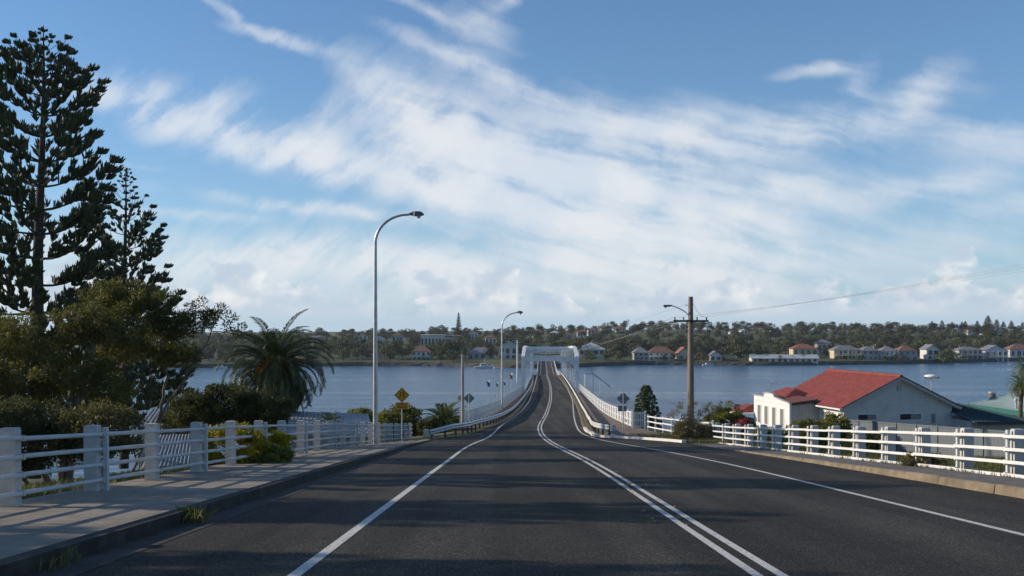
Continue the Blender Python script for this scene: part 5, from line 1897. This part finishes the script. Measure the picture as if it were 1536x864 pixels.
M['conifer'] = leaf_material('young_conifer_foliage', (0.03, 0.062, 0.016), (0.11, 0.15, 0.04), 0.15, 0.5)
near_plants()
shade_pines()
blot = lambda x, y: .5 + .5 * np.sin(x * 3.1 + np.sin(y * 1.7) * 2) * np.sin(y * 1.3 + x)
grass('grass', 'green grass behind the near posts of the left fence', -10.5, -7.66, 12, 32, 16000, .17, 'grass', lambda x, y: ground_z(x, y) - .01)
grass('grass', 'mown grass between the right fence and the steel sheet fence', 11.0, 22, 17, 52, 42000, .15, 'grass', lambda x, y: ground_z(x, y) - .01)
grass('grass', 'dry weeds along the foot of the right fence', 10.2, 10.75, 12, 52, 9000, .09, 'scrub', lambda x, y: path_r(y) - .005, blot)
grass('grass', 'dry grass on the verge under the left guardrail', -5.0, 2.0, 54, 132, 12000, .13, 'scrub', lambda x, y: zr(y) + .06, lambda x, y: ((x > guard_l(y) - .5) & (x < edge_l(y) - .1)) * .9)
grass('grass', 'dry grass on the verge under the right guardrail', 4.8, 9.0, 52, 132, 14000, .12, 'scrub', lambda x, y: zr(y) + .07, lambda x, y: ((x > edge_r(y) + .35) & (x < guard_r(y) + .3)) * .9)
grass('grass', 'rough grass between the white kerb and the roadside bush', 7.0, 11.3, 48, 60, 7000, .16, 'grass', lambda x, y: zr(y) + .03, lambda x, y: (x > edge_r(y) + .4) * .8)
# fallen leaves by the centre line
n = 60
yl = rng.uniform(13, 34, n)
xl = line_c(yl) + rng.normal(0, .32, n)
mb = MB()
leaves(mb, np.stack([xl, yl, zr(yl) + .018], 1), .11, .07, 0, -.05)
V = mb.V[0].reshape(-1, 4, 3)
V[:, :, 2] = V[:, :1, 2] + np.abs(V[:, :, 2] - V[:, :1, 2]) * .25
mb.build('fallen_leaves', M['leaf_litter'], kind='stuff', label='dry fallen leaves scattered along the double centre line', cat='leaves')


# ------------------------------------------------------------------ the far shore: houses, trees, boats
def far_house(label, x0, x1, yb, ye, yr, Y, wall, roof, kind='hip', storeys=1, nwin=4, balcony=False, depth=9.0, side_shift=0.0, name='house', group=None):
    """pixel extents: walls x0..x1, base row yb, eave row ye, ridge row yr, at distance Y"""
    A, B = P(x0, yb, Y), P(x1, yb, Y)
    w = B[0] - A[0]
    cx = (A[0] + B[0]) / 2
    zb = min(A[2], float(FAR_Z(cx, Y)) + .5)
    E = P(0, ye, Y)[2] - zb
    R = P(0, yr, Y)[2] - zb
    p = thing(name, label, 'house', (cx, Y, zb), rnd.uniform(-.06, .06), group or 'houses on the far shore')
    h = w / 2
    mb = MB().box((0, depth / 2, E / 2 - .5), (w, depth, E + 1))
    o = .5
    if kind == 'gable':
        mb.prism(lambda y: [(-h, y, E), (h, y, E), (0, y, R - .15)], 0.02, depth - .02)
    if kind == 'gable_side':
        mb.prism(lambda x: [(x, 0, E), (x, depth, E), (x, depth / 2, R - .15)], -h + .02, h - .02)
    mb.build('wall', M[wall], p)
    mb = MB()
    if kind == 'hip':
        rl = max(.2, h - depth / 2)
        c = [(-h - o, -o, E), (h + o, -o, E), (h + o, depth + o, E), (-h - o, depth + o, E)]
        r = [(-rl, depth / 2, R), (rl, depth / 2, R)]
        mb.slab([c[0], c[1], r[1], r[0]], .2); mb.slab([c[2], c[3], r[0], r[1]], .2)
        mb.slab([c[1], c[2], r[1]], .2); mb.slab([c[3], c[0], r[0]], .2)
    elif kind == 'gable':
        mb.slab([(-h - o, -o, E - .2), (0, -o, R), (0, depth + o, R), (-h - o, depth + o, E - .2)][::-1], .2)
        mb.slab([(h + o, -o, E - .2), (h + o, depth + o, E - .2), (0, depth + o, R), (0, -o, R)], .2)
    elif kind == 'gable_side':
        mb.slab([(-h - o, -o, E - .15), (h + o, -o, E - .15), (h + o, depth / 2, R), (-h - o, depth / 2, R)], .2)
        mb.slab([(-h - o, depth / 2, R), (h + o, depth / 2, R), (h + o, depth + o, E - .15), (-h - o, depth + o, E - .15)], .2)
    else:
        mb.slab([(-h - o, -o, R - .2), (h + o, -o, R - .2), (h + o, depth + o, R), (-h - o, depth + o, R)], .3)
    mb.build('roof', M[roof], p)
    fh = E / storeys
    for s in range(storeys):
        for k in range(nwin):
            ww = w / nwin
            xc = -h + ww * (k + .5) + rnd.uniform(-.1, .1) * ww
            wd = ww * rnd.uniform(.4, .62)
            z0, z1 = fh * s + fh * (.32 if rnd.random() < .7 else .08), fh * (s + 1) - fh * .18
            mb = MB()
            mb.box((xc, -.03, (z0 + z1) / 2), (wd, .12, z1 - z0))
            wi = mb.build('window', M['glass'], p)
            mb = MB()
            mb.box((xc, -.06, z0 - .06), (wd + .25, .2, .12)); mb.box((xc - wd / 2 - .06, -.05, (z0 + z1) / 2), (.1, .16, z1 - z0)); mb.box((xc + wd / 2 + .06, -.05, (z0 + z1) / 2), (.1, .16, z1 - z0))
            mb.box((xc, -.05, z1 + .06), (wd + .25, .18, .1))
            if wd > 1.2:
                mb.box((xc, -.08, (z0 + z1) / 2), (.09, .1, z1 - z0))
            mb.build('frame', M['haze_wall'], wi)
    if balcony:
        mb = MB()
        mb.box((0, -1.0, fh - .1), (w * .96, 2.0, .18))
        mb.box((0, -1.95, fh + .95), (w * .96, .08, .09))
        for k in range(15):
            mb.box((-w * .48 + w * .96 * k / 14, -1.95, fh + .45), (.06, .06, .95))
        for k in range(5):
            mb.box((-w * .46 + w * .92 * k / 4, -1.9, fh / 2 - .1), (.2, .2, fh))
            if storeys > 1:
                mb.box((-w * .46 + w * .92 * k / 4, -1.9, fh * 1.5), (.16, .16, fh))
        mb.build('balcony', M[wall], p)
    if rnd.random() < .5 and kind in ('hip', 'gable_side'):
        MB().box((h * rnd.uniform(-.5, .5), depth * .6, R), (.8, .8, 1.3)).build('chimney', M['far_roof_brown'], p)
    return p


def far_houses():
    H = far_house
    # waterfront row, left to right
    H('white two storey waterfront house with a brown hip roof left of the bridge', 618, 646, 543, 527, 518, 500, 'haze_wall', 'far_roof_brown', 'hip', 2, 4, True)
    H('purple grey roofed low house just left of the grey post', 700, 741, 541, 529, 521, 498, 'far_grey', 'far_roof_grey', 'hip', 1, 4)
    H('white house close to the left side of the truss portal', 748, 776, 541, 521, 512, 498, 'haze_wall', 'far_roof_pale', 'gable', 2, 3)
    H('broad white hall with a pale roof just right of the truss portal', 868, 908, 534, 524, 514, 528, 'haze_wall', 'far_roof_pale', 'hip', 1, 4, depth=14)
    H('grey roofed wing left of the long red brown roofed house', 951, 973, 541, 529, 520, 500, 'far_grey', 'far_roof_grey', 'hip', 2, 3, False)
    H('long two storey house with a red brown roof left of the power pole', 973, 1012, 541, 529, 520, 499, 'haze_wall', 'far_roof_brown', 'hip', 2, 5, True)
    H('small orange brown gabled house behind the power pole', 1016, 1038, 541, 532, 521, 505, 'far_cream', 'far_roof_red', 'gable', 1, 2)
    H('small bright white gabled cottage right of the power pole', 1066, 1082, 543, 533, 527, 494, 'haze_wall', 'far_roof_grey', 'gable', 1, 2)
    H('long low white single storey waterfront building with a pale roof', 1128, 1227, 545, 537, 532, 488, 'haze_wall', 'far_roof_pale', 'gable_side', 1, 11, depth=7)
    H('terracotta roofed house behind the long low white building', 1190, 1226, 533, 523, 516, 520, 'far_cream', 'far_roof_red', 'hip', 1, 4)
    H('cream two storey house with balconies right of the terracotta roof', 1251, 1292, 541, 525, 518, 512, 'far_cream', 'far_roof_grey', 'hip', 2, 6, True)
    H('blue grey two storey house joined beside the cream balcony house', 1294, 1318, 541, 526, 519, 512, 'far_grey', 'far_roof_grey', 'hip', 2, 3)
    H('white two storey veranda house in the middle of the right waterfront', 1321, 1347, 542, 527, 519, 515, 'haze_wall', 'far_roof_grey', 'hip', 2, 4, True)
    H('pale two storey house with a pinkish roof on the right waterfront', 1348, 1376, 542, 526, 518, 516, 'far_grey', 'far_roof_brown', 'hip', 2, 3)
    H('white two storey house with a grey gable roof beside a big dark waterfront tree', 1390, 1409, 541, 524, 517, 520, 'haze_wall', 'far_roof_grey', 'gable', 2, 2)
    H('grey two storey house right of the big dark waterfront tree', 1438, 1474, 541, 525, 520, 535, 'far_grey', 'far_roof_grey', 'hip', 2, 5, True)
    H('pale grey gabled house near the right end of the waterfront', 1478, 1512, 541, 526, 518, 540, 'haze_wall', 'far_roof_grey', 'gable', 2, 4, True)
    H('white house with a red brown roof at the right end of the waterfront', 1515, 1550, 538, 524, 516, 556, 'haze_wall', 'far_roof_brown', 'hip', 1, 4)
    # houses on the slope
    H('long flat roofed white building on the hillside left of the tall far pine', 631, 668, 512, 504, 502, 640, 'haze_wall', 'far_roof_pale', 'flat', 1, 7)
    H('grey flat roofed building joined below the tall far pine', 668, 690, 513, 506, 503, 640, 'far_grey', 'far_roof_grey', 'flat', 1, 4)
    H('long thin white roof high on the ridge above the date palm', 520, 556, 506, 502.5, 501, 760, 'haze_wall', 'far_roof_pale', 'flat', 1, 6)
    for k, (x0, x1, yb, ye, yr, Y, wa, ro) in enumerate([
            (703, 716, 505, 500, 497, 780, 'haze_wall', 'far_roof_pale'), (728, 744, 512, 506, 502, 680, 'haze_wall', 'far_roof_red'), (745, 757, 502, 498, 496, 820, 'haze_wall', 'far_roof_pale'),
            (764, 786, 524, 514, 507, 580, 'haze_wall', 'far_roof_pale'), (800, 815, 503, 498, 495, 800, 'far_cream', 'far_roof_red'), (824, 840, 504, 499, 496, 780, 'haze_wall', 'far_roof_pale'),
            (846, 858, 506, 501, 497, 760, 'far_cream', 'far_roof_red'), (866, 880, 503, 498, 494, 780, 'haze_wall', 'far_roof_red'), (882, 898, 500, 495, 491, 800, 'haze_wall', 'far_roof_red'),
            (902, 918, 497, 492.5, 489, 840, 'far_cream', 'far_roof_red'), (924, 938, 496, 492, 488.5, 860, 'haze_wall', 'far_roof_red'), (1096, 1108, 501, 497, 495, 820, 'haze_wall', 'far_roof_pale'),
            (1112, 1126, 500, 496, 494, 820, 'haze_wall', 'far_roof_pale'), (1146, 1160, 500, 497, 494.5, 840, 'haze_wall', 'far_roof_pale'), (1226, 1248, 522, 515, 509, 590, 'haze_wall', 'far_roof_grey'),
            (1432, 1442, 498, 494, 492, 850, 'haze_wall', 'far_roof_pale'), (1452, 1470, 499, 494.5, 492, 840, 'haze_wall', 'far_roof_red'), (1476, 1490, 497, 493, 490.5, 850, 'haze_wall', 'far_roof_pale'),
            (1496, 1506, 499, 495, 493, 850, 'haze_wall', 'far_roof_pale'), (1312, 1330, 528, 520, 515, 560, 'haze_wall', 'far_roof_grey'), (470, 486, 510, 506, 503, 700, 'far_grey', 'far_roof_grey'),
            (560, 574, 513, 508, 505, 640, 'haze_wall', 'far_roof_pale'), (588, 604, 508, 503, 500, 700, 'far_grey', 'far_roof_brown'), (540, 556, 526, 519, 515, 560, 'far_grey', 'far_roof_grey')]):
        H(['small pale roofed house above the purple grey roofed waterfront house', 'small terracotta roofed house left of the smaller street lamp', 'small pale house on the ridge beside the smaller street lamp', 'white house with a pale gable just above the left end of the truss portal', 'terracotta roofed house above the left half of the truss portal', 'small white house with a pale roof above the middle of the truss portal', 'small cream house with a terracotta roof above the right half of the truss', 'small white terracotta roofed house above the right end of the truss', 'white terracotta roofed house up the slope right of the truss', 'cream terracotta roofed house higher up the street right of the truss', 'topmost terracotta roofed house of the street climbing right of the truss', 'left one of two small white houses on the hill right of the power pole', 'right one of two small white houses on the hill right of the power pole', 'lone small pale roofed house on the hill above the long low building', 'grey roofed house behind the cream balcony house on the right waterfront', 'small pale house below the left pines of the right ridge', 'terracotta roofed house below the middle pines of the right ridge', 'pale house right below the tallest pine of the right ridge', 'small pale house below the rightmost ridge pines', 'grey roofed white house peeping out behind the right waterfront row', 'grey house on the slope above the date palm fronds', 'small pale roofed house right behind the tall street lamp', 'brown roofed grey house right of the tall street lamp on the slope', 'grey house low on the far bank left of the tall street lamp'][k],
          x0, x1, yb, ye, yr, Y, wa, ro, 'hip' if k % 3 else 'gable', 1, 3, depth=8, group='small houses on the far hillside')


def far_tree_mesh(name, seed, w, h, n, kind='round', leaf='far_leaf'):
    r = np.random.default_rng(seed)
    mb = MB()
    th = h * .3
    mb.tube([(0, 0, -1.0), (r.normal(0, .2), r.normal(0, .2), th), (r.normal(0, .3), 0, h * .6)], [.35, .25, .08], 5, 1, caps=False)
    k = 9 if kind == 'round' else 7
    C, R = [], []
    for i in range(k):
        a = r.uniform(0, 6.28)
        if kind == 'umbrella':
            rad, z = r.uniform(.25, 1) * w * .5, h * r.uniform(.68, .86)
            C.append((math.cos(a) * rad, math.sin(a) * rad, z)); R.append((w * r.uniform(.16, .26), w * r.uniform(.16, .26), h * r.uniform(.07, .12)))
        else:
            rad, z = r.uniform(0, .62) * w * .5, h * r.uniform(.36, .82)
            sh = 1.15 - .5 * abs(z / h - .5) * 2
            C.append((math.cos(a) * rad, math.sin(a) * rad, z)); R.append((w * r.uniform(.2, .32) * sh, w * r.uniform(.2, .32) * sh, h * r.uniform(.13, .22)))
    C, R = np.array(C), np.array(R)
    if kind == 'umbrella':
        for c in C[:6]:
            mb.tube([(0, 0, th), tuple(c * np.array((.5, .5, .8))), tuple(c)], [.16, .1, .05], 4, 1, caps=False)
    idx = r.integers(0, k, n)
    u = r.normal(size=(n, 3)); u /= np.linalg.norm(u, axis=1)[:, None]
    q = C[idx] + u * R[idx] * r.uniform(.55, 1.05, n)[:, None]
    s = r.uniform(.45, .95, n)[:, None] * (.85 if kind == 'umbrella' else 1.0) * (w / 9) ** .4
    nn = u + r.normal(0, .55, (n, 3)); nn[:, 2] += .3
    nn /= np.linalg.norm(nn, axis=1)[:, None]
    t1 = np.cross(nn, r.normal(size=(n, 3))); t1 /= np.linalg.norm(t1, axis=1)[:, None]
    t2 = np.cross(nn, t1)
    V = np.stack([q - t1 * s * .5, q - t2 * s * .38, q + t1 * s * .5, q + t2 * s * .38], 1).reshape(-1, 3)
    mb.add(V, np.arange(4 * n).reshape(-1, 4), 0)
    o = mb.build(name, [M[leaf], M['far_trunk']])
    me = o.data
    bpy.data.objects.remove(o)
    return me


def far_pine_mesh(seed, h, w):
    r = np.random.default_rng(seed)
    mb = MB()
    mb.tube([(0, 0, -1), (0, 0, h)], [.35, .03], 5, 1, caps=False)
    Q, S = [], []
    z = h * .14
    while z < h * .98:
        R = w * .5 * (1 - z / h) ** .8 + .12
        for k in range(9):
            a = r.uniform(0, 6.28)
            for t in np.linspace(.25, 1, max(2, int(R / .3))):
                Q.append((math.cos(a) * R * t, math.sin(a) * R * t, z + R * t * .25 + r.normal(0, .08))); S.append(r.uniform(.4, .7))
        z += .42
    Q, S = np.array(Q), np.array(S)[:, None]
    n = len(Q)
    d = r.normal(size=(n, 3)); d[:, 2] += .6; d /= np.linalg.norm(d, axis=1)[:, None]
    s = np.cross(d, r.normal(size=(n, 3))); s /= np.linalg.norm(s, axis=1)[:, None]
    V = np.stack([Q - d * S * .4, Q + s * S * .3, Q + d * S * .7, Q - s * S * .3], 1).reshape(-1, 3)
    mb.add(V, np.arange(4 * n).reshape(-1, 4), 0)
    o = mb.build('norfolk_pine', [M['far_pine'], M['far_trunk']])
    me = o.data
    bpy.data.objects.remove(o)
    return me


def far_trees():
    protos = [far_tree_mesh('far_tree', 100 + i, w, h, n, k) for i, (w, h, n, k) in enumerate([
        (9, 8.5, 560, 'round'), (11, 9.5, 640, 'round'), (8, 7, 480, 'round'), (13, 9.5, 700, 'round'), (7, 9, 480, 'round'), (10, 9.5, 420, 'umbrella'), (10, 8, 560, 'round'), (12, 9, 600, 'round')])]
    # column ranges along the waterfront kept clear so that the houses show
    clear = [(614, 652), (704, 780), (945, 1040), (1062, 1086), (1126, 1232), (1246, 1380), (1386, 1411), (1440, 1552)]
    lay = [(6, 7.5, .80), (20, 6.5, .95), (34, 6.5, 1.0), (50, 6.5, 1.0), (70, 6.5, 1.0), (95, 7.0, 1.0), (125, 7.0, 1.0), (160, 7.5, 1.0), (200, 8, 1.0), (245, 8.5, 1.0), (295, 9, 1.0), (345, 9, 1.0), (400, 9, 1.0), (440, 8, 1.0)]
    cand = []
    for k in range(46):
        x = rnd.uniform(60, 300)
        y = float(SHORE(x)) + rnd.uniform(2.5, 9)
        cand.append((x, y, rnd.uniform(.22, .48), rnd.choice((0, 2, 4, 6)), rnd.uniform(0, 6.28), 768 + x * F / y))
    for li, (off, sp, dn) in enumerate(lay):
        x = -430.0
        while x < 430:
            x += sp * rnd.uniform(.6, 1.4)
            y = float(SHORE(x)) + off + rnd.uniform(-6, 6) * (1 if li else .3)
            px = 768 + x * F / y
            if px < 190 or px > 1575 or rnd.random() > dn:
                continue
            sc = rnd.uniform(.62, 1.2) * (.78 if li < 2 else 1.0)
            half = 4.5 * sc * F / y
            if li < 2 and any(px + half * .6 > a and px - half * .6 < b for a, b in clear):
                continue
            if 2 <= li <= 3 and y < 540 and any(a - 2 < px < b + 2 for a, b in clear) and rnd.random() < .6:
                continue
            if abs(x - (5.35 + .0324 * (y - 140))) < (9 if y < 560 else 3):
                continue
            # keep the hillside houses visible: drop trees standing right in front of one
            hit = False
            for a, b, yb, Y in HILL:
                if y < Y and y > Y - 45 and px + half * .25 > a and px - half * .25 < b and rnd.random() < .93:
                    hit = True
                    break
            if hit:
                continue
            cand.append((x, y, sc, rnd.randrange(len(protos)), rnd.uniform(0, 6.28), px))
    cand.sort(key=lambda c: c[1])
    near, rest = cand[:285], cand[285:]
    grp = 'trees on the far shore'
    for (x, y, sc, k, a, px) in near:
        z = float(FAR_Z(x, y))
        zone = next(w for q, w in ((470, 'behind the date palm'), (562, 'left of the tall street lamp'), (690, 'right of the tall street lamp'), (785, 'left of the truss'),
                                   (950, 'right of the truss'), (1036, 'left of the power pole'), (1130, 'right of the power pole'), (1250, 'behind the long low building'),
                                   (1390, 'near the cream balcony house'), (9999, 'near the right edge')) if px < q)
        kind_ = 'flat topped' if k == 5 else 'rounded'
        lab = kind_ + ' green ' + ('waterfront tree ' if y < float(SHORE(x)) + 15 else 'tree on the lower far slope ') + zone
        inst('far_tree', protos[k], None, (x, y, z - .2), (0, 0, a), (sc, sc, sc * rnd.uniform(.85, 1.15)), label=lab, cat='tree', group=grp)
    # the woods further up the slope read as one mass
    mb = MB()
    data = []
    for me in protos:
        co = np.empty(len(me.vertices) * 3); me.vertices.foreach_get('co', co)
        lo = np.empty(len(me.loops), dtype=np.int32); me.loops.foreach_get('vertex_index', lo)
        st = np.empty(len(me.polygons), dtype=np.int32); me.polygons.foreach_get('loop_total', st)
        mi = np.empty(len(me.polygons), dtype=np.int32); me.polygons.foreach_get('material_index', mi)
        data.append((co.reshape(-1, 3), lo, st, mi))
    for (x, y, sc, k, a, px) in rest:
        co, lo, st, mi = data[k]
        c, s = math.cos(a), math.sin(a)
        v = co @ np.array([(c, s, 0), (-s, c, 0), (0, 0, 1)]) * sc + np.array((x, y, float(FAR_Z(x, y)) - .2))
        keep = None
        mb.V.append(v); mb.L.append(lo + mb.n); mb.S.append(st); mb.M.append(mi); mb.K.append(np.zeros(len(st), bool))
        mb.n += len(v)
    mb.build('hillside_wood', [M['far_wood'], M['far_trunk']], kind='stuff', label='mass of trees covering the upper slopes of the far hill', cat='wood')
    # a few that stand out
    for (px, yb, yt, Y, w, lab) in ((688, 512, 468, 690, 6.2, 'single tall narrow pine standing above the far ridge left of the bridge'),):
        b, t = P(px, yb, Y), P(px, yt, Y)
        inst('norfolk_pine', far_pine_mesh(50, t[2] - b[2], w), None, b, label=lab, cat='tree')
    pm = far_pine_mesh(51, 14, 11.5)
    for k, (px, yt) in enumerate([(1398, 481), (1413, 480), (1428, 482), (1443, 482), (1448, 481), (1466, 480.5), (1482, 472.5), (1495, 478.5), (1505, 481.5), (1517, 480.5), (1534, 482.5)]):
        Y = 850
        t = P(px, yt, Y)
        zb = P(px, 497, Y)[2]
        s = (t[2] - zb) / 14
        inst('norfolk_pine', pm, None, (t[0], Y, zb), (0, 0, k), (s, s, s), label='tallest of the row of pines on the right ridge' if k == 6 else 'dark conical pine in the row along the right ridge', cat='tree', group='pines on the right ridge')
    big = far_tree_mesh('waterfront_tree', 140, 13, 9.5, 1300, 'round')
    for (px, Y, s, lab) in ((1424, 512, 1.05, 'big dark rounded tree on the right waterfront between two grey houses'), (1106, 500, 1.25, 'large spreading dark tree beside the long low white building'), (1045, 512, .9, 'leafy tree just right of the power pole on the waterfront'),
                            (925, 496, .9, 'dense dark tree left of the long red brown roofed house'), (672, 502, 1.1, 'broad dark tree right of the brown hip roofed waterfront house'), (585, 500, 1.0, 'dark broad tree on the left waterfront right of the tall street lamp')):
        x = (px - 768) * Y / F
        inst('waterfront_tree', big, None, (x, Y, float(FAR_Z(x, Y)) - .2), (0, 0, px), (s, s, s), label=lab, cat='tree')


HILL = [(618, 646, 543, 500), (631, 690, 512, 640), (520, 556, 506, 760), (703, 716, 505, 780), (728, 744, 512, 680), (745, 757, 502, 820), (764, 786, 524, 580), (800, 815, 503, 800), (824, 840, 504, 780), (846, 858, 506, 760),
        (866, 880, 503, 780), (882, 898, 500, 800), (902, 918, 497, 840), (924, 938, 496, 860), (1096, 1126, 501, 820), (1146, 1160, 500, 840), (1190, 1226, 533, 520), (1226, 1248, 522, 590), (1432, 1442, 498, 850), (1452, 1470, 499, 840),
        (1476, 1490, 497, 850), (1496, 1506, 499, 850), (560, 574, 513, 640), (588, 604, 508, 700), (870, 906, 534, 528)]
M['far_wood'] = leaf_material('far_wood_leaf', (0.033, 0.04, 0.02), (0.14, 0.138, 0.066), 0.2, 0.7, clump=0.07)
far_houses()
far_trees()


def boat(label, px, py, Y, L, rz, cabin=True, mast=0.0):
    x = P(px, py, Y)[0]
    p = thing('boat', label, 'boat', (x, Y, 0), rz, 'boats along the far bank')
    V = []
    secs = [(-.5, .30, .55), (-.2, .36, .55), (.15, .33, .6), (.38, .18, .72), (.5, .01, .85)]
    for t, w, h in secs:
        V += [(t * L, -w * L * .42, h * L * .16), (t * L * .96, -w * L * .25, -.15), (t * L * .96, w * L * .25, -.15), (t * L, w * L * .42, h * L * .16)]
    f = []
    for k in range(4):
        for j in range(4):
            f.append((4 * k + j, 4 * k + (j + 1) % 4, 4 * k + 4 + (j + 1) % 4, 4 * k + 4 + j))
    f += [(3, 2, 1, 0), (16, 17, 18, 19)]
    MB().add(V, f).build('hull', M['boat_white'], p)
    if cabin:
        mb = MB()
        hz_ = .09 * L
        mb.prism(lambda y: [(-.22 * L, y, hz_), (.2 * L, y, hz_), (.1 * L, y, hz_ + .13 * L), (-.2 * L, y, hz_ + .13 * L)], -.1 * L, .1 * L)
        c = mb.build('cabin', M['boat_white'], p)
        MB().box((-.05 * L, 0, hz_ + .075 * L), (.24 * L, .205 * L, .045 * L)).build('window', M['boat_dark'], c)
    if mast:
        MB().tube([(0, 0, .1 * L), (0, 0, mast)], .06, 5).build('mast', M['boat_white'], p)


boat('long white motor cruiser with a mast moored left of the bridge', 727, 552.5, 448, 9.5, 0.1, True, 5.0)
boat('white dinghy drawn up beside the white motor cruiser', 747, 552, 447, 4.5, .5, False)
boat('pair of bright white runabouts at the right far bank, the left one', 1258, 546, 506, 5.5, .3)
boat('small white runabout moored right beside another one at the right far bank', 1270, 547, 504, 5.0, .2)
boat('small white boat on the far bank right of the power pole', 1062, 546, 483, 5.5, .1)
boat('tiny pale boat near the sandy bank seen through the shrub branches', 331, 552, 450, 6.0, 0)
boat('small white boat below the grey gable house on the right far bank', 1397, 545, 527, 4.5, 0, False)


# ------------------------------------------------------------------ marks in the river beside the bridge
def marker(label, px, py, Y, mat, s=1.0):
    x, y, z = P(px, py, Y)
    p = thing('channel_marker', label, 'marker', (x, y, 0), 0, 'channel markers beside the bridge')
    MB().tube([(0, 0, -1), (0, 0, z - .3)], .07, 6).build('pile', M['galv'], p)
    hd = MB().box((0, 0, z), (.34 * s, .3, .5 * s)).box((-.16 * s, 0, z + .3 * s), (.26 * s, .2, .22 * s)).build('head', M[mat], p)
    MB().tube([(.14 * s, 0, z + .25 * s), (.14 * s, 0, z + .55 * s), (.14 * s, 0, z + .62 * s)], [.1 * s, .1 * s, .03], 8).build('lantern', M['trim_white'], hd)


marker('dark and white marker head nearest the left picket fence', 733, 577, 165, 'boat_dark', 1.2)
marker('small dark marker head between the white marker and the street lamp', 746, 578, 170, 'boat_dark', .8)
marker('marker head right behind the smaller street lamp', 757, 576, 168, 'lamp_grey', .9)
marker('red and white marker beside the left of the truss portal', 767, 566, 190, 'marker_red', 1.3)
x, y, z = P(878, 561, 158)
p = thing('gantry', 'white steel gantry frame with a slanting arm right of the truss portal', 'gantry', (x, y, 0))
zt = z
x2 = P(889.5, 561, 158)[0] - x
for q in (0, x2):
    MB().tube([(q, 0, -1), (q, 0, zt)], .11, 6).build('post', M['steel_white'], p)
MB().beam((-.1, 0, zt), (x2 + .1, 0, zt + .08), .12, .22).build('cross_beam', M['steel_white'], p)
a1 = P(884, 552, 158); a2 = P(916, 581, 158)
MB().tube([(a1[0] - x, 0, a1[2]), (x2, 0, zt + .1), ((a2[0] - x + x2) / 2, 0, (a2[2] + zt) / 2 + .1), (a2[0] - x, 0, a2[2])], .085, 6).build('arm', M['galv'], p)
MB().tube([(x2, 0, zt + .05), (P(900, 571, 158)[0] - x, 0, P(900, 571, 158)[2]), (P(899, 590, 158)[0] - x, 0, 0)], .04, 5).build('stay', M['steel_white'], p)


# ------------------------------------------------------------------ the damp air over the river
hz = MB().box((0, 690, 32), (2200, 1500, 80)).build('haze', [], None, kind='stuff')
hm = bpy.data.materials.new('river_air')
hm.use_nodes = True
t_ = NT(hm.node_tree)
t_.N.remove(t_.N['Principled BSDF'])
pv = t_.n('ShaderNodeVolumePrincipled', {'Color': (0.78, 0.86, 0.95, 1), 'Density': 0.00009, 'Anisotropy': 0.3})
t_.L.new(pv.outputs[0], t_.N['Material Output'].inputs['Volume'])
hz.data.materials.append(hm)
